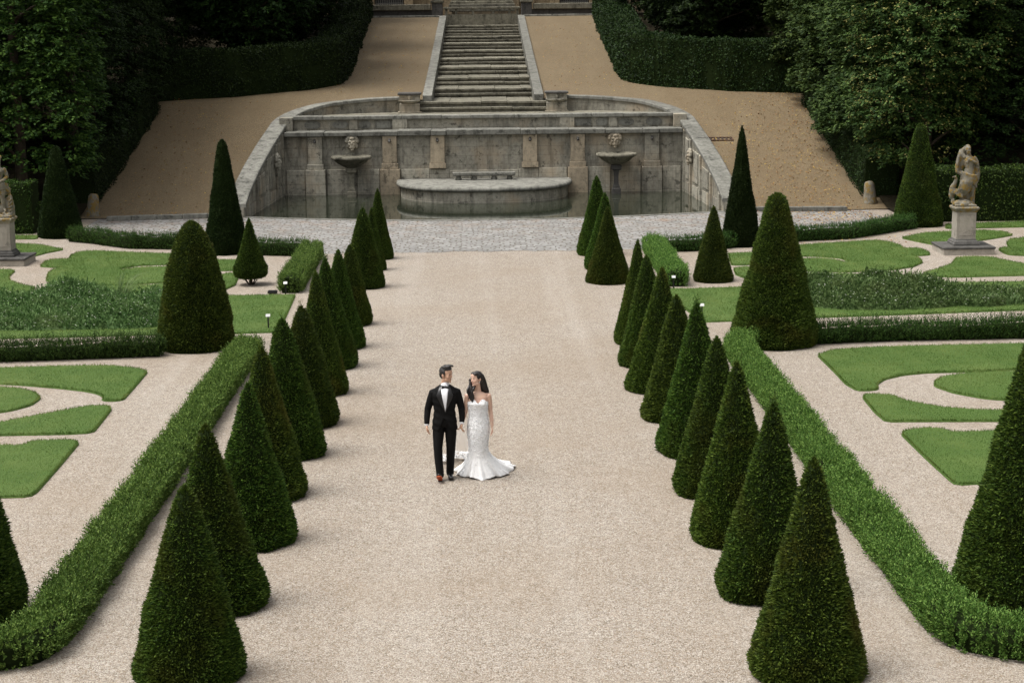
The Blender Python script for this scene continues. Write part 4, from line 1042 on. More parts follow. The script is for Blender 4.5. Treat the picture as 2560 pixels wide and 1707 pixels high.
def tall_hedges():
    G = 'tall clipped hedges'
    leaf_hedge('leafy_hedge', [(-26, 59.9), (-15.0, 59.75)], 1.1, 1.75, 1, 330, .085, 'hornbeam', 'low leafy hornbeam hedge behind the left statue', group=G)
    leaf_hedge('leafy_hedge', [(14.9, 60.0), (26, 60.2)], 1.1, 1.8, 2, 330, .095, 'hornbeam', 'low leafy hornbeam hedge behind the draped statue on the right', group=G)
    leaf_hedge('leafy_hedge', [(-14.75, 65.2), (-14.6, 70), (-14.3, 76.2)], 1.3, 1.55, 3, 400, .08, 'yew_shade', 'dark clipped hedge climbing along the left edge of the gravel slope', group=G)
    leaf_hedge('leafy_hedge', [(14.5, 65.0), (14.4, 70), (14.2, 76.2)], 1.3, 1.55, 4, 400, .08, 'yew_shade', 'dark clipped hedge climbing along the right edge of the gravel slope', group=G)
    leaf_hedge('leafy_hedge', [(-14.6, 78.2), (-11, 79.3), (-8.2, 80.9), (-7.1, 82.3), (-6.9, 84), (-7.1, 95), (-7.5, 112.5)], 1.3, 2.05, 5, 330, .11, 'yew_shade', 'tall dark yew hedge rounding the left slope beside the stairs', group=G)
    leaf_hedge('leafy_hedge', [(14.8, 78.4), (11, 79.4), (8.3, 80.8), (7.2, 82.2), (6.95, 84), (7.1, 95), (7.5, 112.5)], 1.3, 2.2, 6, 330, .11, 'yew_shade', 'tall dark yew hedge rounding the right slope beside the stairs', group=G)
tall_hedges()

def crown(seed, shape, w, d, z0, z1, nclump, per, leaf, spray=.6, inner=.55):
    """leaf sprays over the faces of a clipped block or a rounded crown, and thinner inside"""
    rng = np.random.default_rng(seed)
    if shape == 'block':
        A = [d*(z1 - z0), d*(z1 - z0), w*(z1 - z0), w*(z1 - z0), w*d]; f = rng.choice(5, nclump, p=np.array(A)/sum(A))
        a, b = rng.random(nclump), rng.random(nclump)
        P = np.zeros((nclump, 3)); O = np.zeros((nclump, 3))
        for k, (nx, ny, nz) in enumerate([(-1, 0, 0), (1, 0, 0), (0, -1, 0), (0, 1, 0), (0, 0, 1)]):
            s = f == k; O[s] = (nx, ny, nz)
            if nx: P[s] = np.stack([np.full(s.sum(), nx*w/2), (a[s] - .5)*d, z0 + b[s]*(z1 - z0)], 1)
            elif ny: P[s] = np.stack([(a[s] - .5)*w, np.full(s.sum(), ny*d/2), z0 + b[s]*(z1 - z0)], 1)
            else: P[s] = np.stack([(a[s] - .5)*w, (b[s] - .5)*d, np.full(s.sum(), z1)], 1)
    else:
        O = unit(rng.normal(size=(nclump, 3))); P = O*np.array([w/2, d/2, (z1 - z0)/2])*rng.uniform(.85, 1.05, (nclump, 1)) + np.array([0, 0, (z0 + z1)/2])
    P += O*((vnoise(P[:, 0]*.55 + 50, P[:, 1]*.55 + 50, P[:, 2]*.55, seed) - .5)*(.95 if shape == 'block' else 1.5))[:, None]
    hole = vnoise(P[:, 0]*.5 + 80, P[:, 1]*.5 + 80, P[:, 2]*.8, seed + 9); k = hole > .3; P, O = P[k], O[k]
    ni = int(len(P)*inner); s = rng.integers(0, len(P), ni); cz = np.array([0, 0, (z0 + z1)/2])
    P = np.concatenate([P, cz + (P[s] - cz)*rng.uniform(.45, .85, (ni, 1))]); O = np.concatenate([O, O[s]]); n = len(P)
    U = unit(O*np.array([1, 1, .2]) + rng.normal(size=(n, 3))*np.array([.5, .5, .12])); U[:, 2] -= .18; U = unit(U)
    S = unit(np.cross(U, [0, 0, 1.0]))
    m = n*per; ub = np.repeat(U, per, 0); sb = np.repeat(S, per, 0)
    ln = rng.random((m, 1)); sd = rng.normal(size=(m, 1))*.26*(1.15 - ln)
    sp = np.repeat(rng.uniform(.7, 1.3, (n, 1)), per, 0)*spray
    Q = np.repeat(P, per, 0) + ub*(ln - .35)*sp + sb*sd*sp + np.array([0, 0, 1.0])*(rng.normal(size=(m, 1))*.07 - .1*ln*ln)*sp
    ax = ub*.6 + sb*np.sign(sd)*rng.uniform(.2, .9, (m, 1)) + rng.normal(size=(m, 3))*.25 + np.array([0, 0, -.15])
    nr = np.tile([0, 0, 1.0], (m, 1)) + np.repeat(O, per, 0)*.5
    return leaves(Q, ax, leaf*rng.uniform(.65, 1.2, m), leaf*.62*rng.uniform(.8, 1.15, m), rng, .18, nr)

def trunk_mesh(seed, h, r, limbs, w, z0):
    rng = random.Random(seed); b = MB()
    b.tube([(0, 0, -.3), (.03, .02, h*.3), (-.04, .05, h*.65), (.02, 0, h)], [r*1.25, r, r*.75, r*.3], 10)
    for k in range(limbs):
        a = k*2*PI/limbs + rng.uniform(-.3, .3); z = z0 + (h - z0)*rng.uniform(0, .75); l = w*.45*rng.uniform(.7, 1)
        b.tube([(0, 0, z), (math.cos(a)*l*.4, math.sin(a)*l*.4, z + .5), (math.cos(a)*l, math.sin(a)*l, z + 1.0)], [r*.4, r*.25, r*.08], 7)
    return b.mesh('trunk', True)

def trees():
    kinds = {}
    def kind(key, *a, mat, bloom=0, **kw):
        V, F = crown(*a, **kw); me = mesh_np('crown', V, F); me.materials.append(M[mat]); bl = None
        if bloom:
            Vb, Fb = crown(a[0], a[1], a[2]*1.03, a[3]*1.03, a[4], a[5], int(a[6]*.75), bloom, .095, spray=.6, inner=0)
            bl = mesh_np('blossom', Vb, Fb); bl.materials.append(M['bract'])
        t = trunk_mesh(a[0], a[5]*.85, .2, 9, a[2], a[4]); t.materials.append(M['bark'])
        kinds[key] = (me, bl, t)
    kind('horn', 1, 'block', 4.9, 4.4, 1.75, 11.5, 1500, 32, .165, mat='hornbeam')
    kind('horn2', 2, 'block', 5.2, 4.2, 1.7, 11.5, 1500, 32, .165, mat='hornbeam')
    kind('lind', 3, 'block', 4.0, 5.4, 1.3, 11.0, 1600, 30, .17, mat='linden')
    kind('lind2', 4, 'block', 4.1, 5.4, 1.2, 11.0, 1600, 30, .17, mat='linden')
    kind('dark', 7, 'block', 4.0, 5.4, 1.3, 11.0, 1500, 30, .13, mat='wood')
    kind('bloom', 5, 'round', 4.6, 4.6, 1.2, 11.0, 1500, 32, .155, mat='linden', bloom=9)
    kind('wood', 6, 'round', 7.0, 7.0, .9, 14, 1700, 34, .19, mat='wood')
    def put(key, x, y, lab, grp, rz=0, s=1.0, z=None):
        me, bl, t = kinds[key]; r = empty('tree', (x, y, Zt(y) if z is None else z), rz); r.scale = (s, s, s)
        link('crown', me, None, r); link('trunk', t, None, r)
        if bl: link('blossom', bl, None, r)
        tag(r, lab, 'tree', grp); return r
    GL, GR, GB = 'clipped hornbeams on the left', 'trees of the right row', 'dark trees behind the yew hedges'
    for i, (k, x, y, rz, lab) in enumerate([
        ('horn', -16.5, 63.9, 0, 'bright clipped hornbeam at the corner behind the left statue and yew'),
        ('horn2', -21.2, 63.7, PI, 'clipped hornbeam cut by the left edge behind the left statue'),
        ('dark', -15.9, 69.6, 0, 'dark clipped tree of the left row just behind the corner hornbeam'),
        ('dark', -15.8, 74.6, PI, 'dark clipped tree of the left row above the upper end of the slope hedge'),
        ('dark', -15.6, 79.8, 0, 'dark clipped tree at the upper end of the left row beside the gravel opening'),
        ('dark', -15.4, 85.2, PI, 'shadowed tree at the far end of the left row against the dark wood')]):
        put(k, x, y, lab, GL, rz)
    for k, x, y, rz, lab in [
        ('bloom', 15.9, 64.2, .4, 'linden with pale yellow blossom at the front corner of the right row'),
        ('lind', 15.6, 69.4, PI, 'green linden of the right row just behind the blossoming one'),
        ('lind2', 15.5, 74.6, 0, 'green linden in the middle of the right row above the slope'),
        ('lind', 15.3, 80.0, 0, 'green linden of the right row overhanging the top of the right slope'),
        ('lind2', 15.2, 85.5, PI, 'linden at the far end of the right row'),
        ('dark', 20.2, 65.0, 1.57, 'dark tree behind the draped statue on the right'),
        ('dark', 25.0, 65.4, -1.57, 'dark tree at the right edge behind the low leafy hedge')]:
        put(k, x, y, lab, GR, rz)
    rng = random.Random(12); i = 0
    where = [(-10.6, 83.5), (-9.6, 88.5), (-12.5, 91), (-9.8, 96), (-11.5, 103), (-10.2, 110), (-20, 71), (-21, 80), (-19, 92), (-17, 104),
             (10.4, 84.0), (11.6, 90), (9.9, 96.5), (13.2, 97), (11.4, 105), (10.2, 112), (20.5, 72), (20.5, 82), (19, 94), (17, 106)]
    words = ['nearest the yew hedge front', 'second behind the yew hedge front', 'deep in the shade toward the clipped row', 'beside the middle of the stairs', 'beside the upper stairs', 'beside the terrace wall',
             'behind the front of the clipped row', 'behind the middle of the clipped row', 'behind the far end of the clipped row', 'farthest from the slope']
    for i, (x, y) in enumerate(where):
        side = 'left' if x < 0 else 'right'
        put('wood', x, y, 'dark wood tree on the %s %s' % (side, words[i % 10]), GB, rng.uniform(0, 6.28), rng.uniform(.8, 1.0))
trees()

def woodland():
    """the wood beyond, one closed mass of leaves"""
    rng = np.random.default_rng(77); parts = []
    n = 60000
    X = rng.uniform(-60, 60, n); Y = rng.uniform(126, 140, n); Z = rng.uniform(6.5, 20, n)
    k = ~((np.abs(X) < 13) & (Y < 127)); P = np.stack([X, Y, Z], 1)[k]
    parts.append(leaves(P, rng.normal(size=P.shape), rng.uniform(.4, .9, len(P)), .45, rng, .2))
    for sx in (-1, 1):
        m = 26000; X = sx*rng.uniform(23, 34, m); Y = rng.uniform(66, 130, m); Z = np.array([Zt(y) for y in Y]) + rng.uniform(0, 12, m); P = np.stack([X, Y, Z], 1)
        parts.append(leaves(P, rng.normal(size=P.shape), rng.uniform(.35, .8, m), .4, rng, .2))
        m = 9000; X = sx*rng.uniform(27, 40, m); Y = rng.uniform(61, 68, m); P = np.stack([X, Y, rng.uniform(0, 12, m)], 1)
        parts.append(leaves(P, rng.normal(size=P.shape), rng.uniform(.35, .8, m), .4, rng, .2))
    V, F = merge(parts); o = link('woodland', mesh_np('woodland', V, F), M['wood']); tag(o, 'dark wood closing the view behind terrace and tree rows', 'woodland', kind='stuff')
woodland()
# ------------------------------------------------------------------ the couple (local axes: x to the picture's right, y away from the camera, z up)
def cloth_mat(name, col, rough, spec, sheen=0.0, nsc=90, bst=.15):
    t = NT(name); p = t.pos(); c = t.mix(t.noise(p, nsc, 3), tuple(x*.82 for x in col), tuple(min(1, x*1.12) for x in col))
    q = t.pr(c, rough, t.bump(t.noise(p, nsc*.25, 3), bst, .01), spec); q.inputs['Sheen Weight'].default_value = sheen; return t.m
def skin_mat(name, col, flush):
    t = NT(name); p = t.pos(); c = t.mix(t.ramp(t.noise(p, 14, 3), [(.4, 0.0), (.7, .5)]), col, flush)
    q = t.pr(c, .5, None, .35); q.inputs['Subsurface Weight'].default_value = .12; q.inputs['Subsurface Radius'].default_value = (.01, .005, .003); q.inputs['Subsurface Scale'].default_value = .5
    return t.m
M['skin_m'] = skin_mat('tan skin', (.5, .31, .21), (.54, .3, .22))
M['skin_f'] = skin_mat('light skin', (.6, .4, .3), (.64, .38, .3))
M['wool'] = cloth_mat('black wool', (.006, .0058, .0056), .8, .12, .0)
M['satin'] = cloth_mat('black satin', (.014, .013, .013), .38, .45, 0, 40, .05)
M['shirt'] = cloth_mat('white cotton', (.8, .8, .82), .7, .2)
M['hair_m'] = cloth_mat('dark hair', (.022, .019, .017), .5, .4, 0, 150, .5)
M['hair_f'] = cloth_mat('black hair', (.012, .0085, .007), .38, .45, 0, 120, .4)
M['leather'] = plain('black patent leather', (.01, .01, .01), .12, .6)
M['sole'] = plain('orange red sole', (.42, .075, .02), .5)
M['lip_m'] = plain('lips', (.36, .15, .12), .5)
M['lip_f'] = plain('pink lips', (.52, .2, .19), .45)
M['eye'] = plain('dark eyes', (.02, .014, .012), .2)
M['silk'] = cloth_mat('white bridal tulle', (.85, .85, .85), .7, .2, .1, 60, .12)
M['lace'] = plain('white lace petals', (.9, .9, .9), .75)

def face_frame(yaw, pitch=0.0, tilt=0.0):
    """head axes: x = to the head's left seen from the camera side, y = out of the face"""
    f = Vector((math.sin(yaw)*math.cos(pitch), -math.cos(yaw)*math.cos(pitch), math.sin(pitch)))
    s = Vector((math.cos(yaw), math.sin(yaw), 0)); s = (Matrix.Rotation(tilt, 3, f) @ s).normalized(); u = s.cross(f)*1.0
    if u.z < 0: u = -u
    return Matrix((s, f, u)).transposed()

def add_head(b, c, Mx, s, fem=False):
    E = lambda x, y, z, r: b.ell(Vector(c) + Mx @ Vector((x, y, z))*s, tuple(q*s for q in r), Mx, 18, 12)
    E(0, -.012, .03, (.074, .094, .086)); E(0, .03, -.015, (.064, .061, .088))
    E(0, .036, -.07, (.046, .048, .042) if fem else (.053, .05, .044)); E(0, .074, -.098, (.018, .016, .015) if fem else (.023, .018, .017))
    E(0, .076, .03, (.044, .016, .013)); E(0, .07, .06, (.045, .022, .03))
    for k in (-1, 1):
        E(k*.04, .058, -.022, (.022, .022, .022)); E(k*.045, .02, -.07, (.02, .035, .03)); E(k*.0105, .09, -.031, (.008, .009, .007))
        E(k*.076, -.012, -.005, (.009, .02, .032)); E(k*.073, -.006, -.03, (.009, .012, .014)); E(k*.03, .072, .008, (.016, .012, .009))
    P = lambda x, y, z: tuple(Vector(c) + Mx @ Vector((x, y, z))*s)
    b.tube([P(0, .078, .03), P(0, .09, .0), P(0, .103, -.026)], [.007*s, .0085*s, .0115*s], 10)
    E(0, .083, -.056, (.021, .012, .009)); E(0, .082, -.067, (.018, .011, .007))

def face_parts(parent, c, Mx, s, lip):
    def q(nm, shapes, mat):
        b = MB()
        for x, y, z, r in shapes: b.ell(Vector(c) + Mx @ Vector((x, y, z))*s, tuple(w*s for w in r), Mx, 12, 8)
        return b.build(nm, mat, parent, True)
    q('lips', [(0, .0865, -.055, (.019, .009, .0035)), (0, .0855, -.0635, (.016, .009, .004))], lip)
    for k in (-1, 1):
        q('eye', [(k*.031, .0785, .008, (.0135, .0075, .0048))], M['eye'])
        q('eyebrow', [(k*.033, .088, .0285, (.017, .006, .0035))], M['hair_m'])

def add_hand(b, w, d, pn, s, curl, side):
    """palm from wrist w along d; pn = palm normal; side = +1/-1 where the thumb leaves; curl in radians per joint"""
    d = Vector(d).normalized(); pn = Vector(pn); pn = (pn - d*pn.dot(d)).normalized(); a = d.cross(pn)*side
    w = Vector(w)
    b.tube([w, w + d*.035*s, w + d*.075*s, w + d*.09*s], [(.024*s, .019*s), (.036*s, .017*s), (.039*s, .014*s), (.036*s, .012*s)], 14, up=pn)
    for k, (o, l) in enumerate(((.029, .074), (.01, .084), (-.009, .078), (-.027, .06))):
        p = w + d*(.086 - abs(k - 1)*.004)*s + a*o*s; dd = d.copy(); pts = [p - d*.02*s, p]
        for j, fr in enumerate((.45, .3, .25)):
            cu = curl*(1.0 if j else .75); dd = (dd*math.cos(cu) + pn*math.sin(cu)).normalized()
            nrm = (pn - dd*pn.dot(dd))
            p = p + dd*l*fr*s; pts.append(p)
            pn2 = nrm
        b.tube(pts, [.0085*s, .0085*s, .008*s, .0072*s, .006*s], 8)
    t0 = w + d*.025*s + a*.026*s; dd = (d*.62 + a*.75 + pn*.25).normalized(); p1 = t0 + dd*.036*s; d2 = (d*.9 + a*.15 + pn*.4).normalized(); p2 = p1 + d2*.03*s; p3 = p2 + (d*.85 + pn*.5 - a*.1).normalized()*.024*s
    b.tube([t0 - dd*.015*s, p1, p2, p3], [.012*s, .0105*s, .0095*s, .007*s], 8)

def ering(cx, cy, z, rx, ry, n=32, fx=2.3):
    o = []
    for j in range(n):
        a = 2*PI*j/n; c, s = math.cos(a), math.sin(a)
        o.append((cx + rx*math.copysign(abs(c)**(2/fx), c), cy + ry*math.copysign(abs(s)**(2/fx), s), z))
    return o

def man():
    ox, oy = -.652, 26.62
    hc = (.036, -.005, 1.635); Hm = face_frame(R(58), R(-4), R(2))
    b = MB()
    add_head(b, hc, Hm, 1.0)
    b.tube([(.0, .03, 1.36), (.006, .025, 1.46), (.02, .012, 1.56)], [.07, .056, .056], 16)
    b.rings([ering(.0, .02, z, rx, ry) for z, rx, ry in ((.9, .12, .08), (.95, .13, .085), (1.06, .13, .095), (1.22, .165, .1), (1.34, .175, .095), (1.4, .13, .075), (1.45, .06, .05))])
    armL = [(-.165, .02, 1.355), (-.21, .03, 1.24), (-.255, .045, 1.09), (-.268, .01, .97), (-.272, -.02, .862)]
    armR = [(.187, .02, 1.365), (.225, .03, 1.25), (.258, .04, 1.1), (.268, .0, .99), (.262, -.04, .888)]
    for a in (armL, armR): b.tube(a, [.055, .05, .042, .038, .028], 12)
    add_hand(b, armL[-1], (.06, -.12, -1), (1, -.1, 0), .98, .42, 1)
    add_hand(b, armR[-1], (-.12, -.1, -1), (1, .25, .0), .98, .75, -1)
    legL = [(-.09, .02, .9), (-.1, -.04, .5), (-.078, -.1, .1)]; legR = [(.085, .02, .9), (.085, .03, .5), (.068, .1, .1)]
    for l in (legL, legR): b.tube(l, [.08, .055, .04], 12)
    b.tube([(-.078, -.1, .1), (-.08, -.16, .075)], [.035, .03], 8); b.tube([(.068, .1, .1), (.07, .02, .045)], [.035, .03], 8)
    root = link('person', b.fuse('person', .0042, 2), M['skin_m'], None, (ox, oy, 0))
    tag(root, 'man in black tuxedo with bow tie walking hand in hand and looking at the bride', 'person', 'the wedding couple')
    face_parts(root, hc, Hm, 1.0, M['lip_m'])
    # jacket: body with cutaway fronts, sleeves fused on
    prof = [(.775, .192, .135, 0), (.9, .188, .136, 0), (1.02, .168, .126, 0), (1.1, .163, .122, .0), (1.2, .182, .132, .005), (1.3, .2, .135, .006), (1.36, .2, .125, .01), (1.41, .175, .1, .014), (1.445, .12, .078, .015), (1.475, .08, .062, .015)]
    def jr(z): return [float(np.interp(z, [p[0] for p in prof], [p[k] for p in prof])) for k in (1, 2, 3)]
    b = MB(); rs = []
    N = 48
    for i, zz in enumerate(np.linspace(0, 1, 30)):
        ring = []
        for j in range(N):
            a = 2*PI*j/N; fr = max(0.0, -math.sin(a))          # 1 at the front
            ca = abs(math.cos(a + 0))
            z0 = .775 + (.2*max(0, 1 - ca/.42)**.8 if math.sin(a) < 0 else 0)
            z = z0 + (1.475 - z0)*zz
            rx, ry, cx = jr(z); c, s = math.cos(a), math.sin(a)
            wr = .004*math.sin(z*60 + 3*c) + .006*(vnoise([c*3 + 9], [s*3 + 9], z*9, 4)[0] - .5)
            ring.append((cx + (rx + wr)*math.copysign(abs(c)**.87, c), .02 + (ry + wr)*math.copysign(abs(s)**.87, s), z))
        rs.append(ring)
    inner = [[(.02*0 + x*.93, .02 + (y - .02)*.91, z) for x, y, z in r_] for r_ in reversed(rs[:26])]
    b.rings(rs[:1] + rs + [[(x*.6 + .006, .012 + y*.4, 1.46) for x, y, z in rs[-1]]] + inner + [inner[-1]], cap=False)
    n_ = len(rs[0]); b.f += [(j, (j+1) % n_, len(b.v) - n_ + (j+1) % n_, len(b.v) - n_ + j) for j in range(n_)]
    for a in (armL, armR):
        q = [Vector(p) for p in a]; q[-1] = q[-2].lerp(q[-1], .83); s0 = Vector((a[0][0]*.86, a[0][1], a[0][2] + .005))
        b.tube([s0, q[0]] + q[1:], [.06, .068, .06, .053, .047, .041], 16)
    o = link('jacket', b.fuse('jacket', .0065, 2), M['wool'], root)
    def jy(x, z, off):
        rx, ry, cx = jr(z); u = min(.98, abs((x - cx)/rx)); return .02 - ry*(1 - u**2.3)**(1/2.3) - off
    def patch(nm, rows, off, mat, parent, thick=.004):
        m = MB(); rr = []
        for z, xa, xb in rows:
            k = 6; f = [(xa + (xb - xa)*t/k, jy(xa + (xb - xa)*t/k, z, off), z) for t in range(k + 1)]
            bk = [(x, y + thick + .01, z_) for x, y, z_ in reversed(f)]
            rr.append(f + bk)
        m.rings(rr); return m.build(nm, mat, parent, True)
    cx = .016
    patch('shirt', [(1.085, cx - .003, cx + .003), (1.14, cx - .014, cx + .012), (1.22, cx - .03, cx + .024), (1.3, cx - .046, cx + .034), (1.37, cx - .06, cx + .042), (1.42, cx - .066, cx + .05), (1.46, cx - .06, cx + .05)], .007, M['shirt'], root)
    for s in (-1, 1):
        e = lambda z: float(np.interp(z, [1.085, 1.22, 1.37, 1.46], [.003, .03, .06, .062]))*(1 if s < 0 else .84)
        w = lambda z: float(np.interp(z, [1.085, 1.16, 1.26, 1.33, 1.36, 1.40, 1.46], [.004, .03, .062, .082, .06, .045, .02]))
        rows = [(z,) + tuple(sorted((cx + s*e(z), cx + s*(e(z) + w(z))))) for z in (1.09, 1.14, 1.2, 1.26, 1.31, 1.335, 1.36, 1.4, 1.46)]
        patch('lapel', rows, .012, M['satin'], root)
    m = MB(); m.ell((cx, jy(cx, 1.075, .008), 1.075), (.011, .006, .011)); m.build('button', M['satin'], root, True)
    m = MB(); m.tube([(.012, .02, 1.44), (.018, .016, 1.475), (.022, .012, 1.5)], [(.07, .066), (.064, .062), (.061, .06)], 20)
    for s in (-1, 1): m.tube([(.02, -.05, 1.49), (.02 + s*.03, -.055, 1.455)], [(.024, .008), (.016, .006)], 8)
    m.build('collar', M['shirt'], root, True)
    m = MB(); m.ell((.02, -.066, 1.452), (.014, .012, .014))
    for s in (-1, 1): m.rings([[(.02 + s*d, -.064 + y, 1.452 + z) for y, z in ((-.012, -h), (.012, -h), (.012, h), (-.012, h))] for d, h in ((.006, .01), (.03, .02), (.056, .027), (.06, .024))])
    m.build('bow_tie', M['satin'], root, True)
    for a in (armL, armR):
        q = Vector(a[-2]).lerp(Vector(a[-1]), .78); e = Vector(a[-2]).lerp(Vector(a[-1]), .98)
        m = MB(); m.tube([q, e], [.037, .036], 14); m.build('shirt_cuff', M['shirt'], root, True)
    # trousers
    b = MB()
    b.rings([ering(.0, .02, z, rx, ry) for z, rx, ry in ((.83, .12, .09), (.87, .165, .11), (.92, .178, .118), (1.0, .16, .11))])
    b.tube([(-.092, .02, .86), (-.1, .0, .7), (-.108, -.04, .5), (-.1, -.065, .3), (-.082, -.09, .13), (-.08, -.1, .085)], [(.088, .1), (.088, .1), (.07, .085), (.063, .078), (.06, .075), (.06, .078)], 18)
    b.tube([(.09, .02, .86), (.092, .02, .7), (.088, .02, .5), (.078, .055, .3), (.068, .09, .12), (.068, .095, .07)], [(.09, .1), (.088, .1), (.072, .085), (.064, .078), (.06, .075), (.06, .078)], 18)
    link('trousers', b.fuse('trousers', .007, 2), M['wool'], root)
    # shoes: the one in front is tipped up on its heel
    def shoe(loc, pitch, yaw):
        r = MB(); rs = []
        for y, w, h, z in ((.075, .022, .05, .0), (.06, .034, .07, .0), (.02, .037, .075, .0), (-.04, .038, .06, .0), (-.1, .046, .048, .0), (-.15, .043, .038, .003), (-.185, .03, .028, .008), (-.2, .012, .02, .012)):
            rs.append([(w*math.cos(t), y, z + .012 + h*max(0, math.sin(t))**.8 if math.sin(t) > 0 else z + .012) for t in [2*PI*j/16 for j in range(16)]])
        r.rings(rs); Mr = Matrix.Translation(loc) @ Matrix.Rotation(yaw, 4, 'Z') @ Matrix.Rotation(-pitch, 4, 'X')
        r.xform(Mr); o = r.build('shoe', M['leather'], root, True)
        so = MB(); pl = [(.03, .07), (.036, .02), (.03, -.03), (.046, -.1), (.04, -.16), (.018, -.2)]
        poly = [(x, y) for x, y in pl] + [(-x, y) for x, y in reversed(pl)]; so.prism(poly[::-1], 0.001, .013); so.xform(Mr); so.build('sole', M['sole'] if pitch else M['leather'], o)
        he = MB(); he.prism([(.033, .075), (.033, .02), (-.033, .02), (-.033, .075)][::-1], -.02, .002); he.xform(Mr); he.build('heel', M['leather'], o)
    shoe((-.083, -.155, .022), R(31), R(-4)); shoe((.072, .05, .02), 0, R(5))
    # hair: short sides, textured quiff
    b = MB(); rr = random.Random(6)
    def E(x, y, z, r): b.ell(Vector(hc) + Hm @ Vector((x, y, z)), r, Hm, 14, 9)
    E(0, -.03, .052, (.079, .09, .08)); E(0, -.06, .0, (.068, .052, .075)); E(0, .02, .098, (.064, .07, .034))
    for k in range(26):
        x, y = rr.uniform(-.055, .055), rr.uniform(-.07, .085)
        E(x, y, .112 + .02*(1 - (x/.06)**2) - .00*y + (.016 if y > .03 else 0) - (.03 if y < -.05 else 0), (.014, .026, .018))
    for s in (-1, 1): E(s*.07, -.02, .035, (.012, .05, .04)); E(s*.071, .012, .012, (.007, .011, .026))
    link('hair', b.fuse('hair', .005, 1), M['hair_m'], root)
    return root
man()

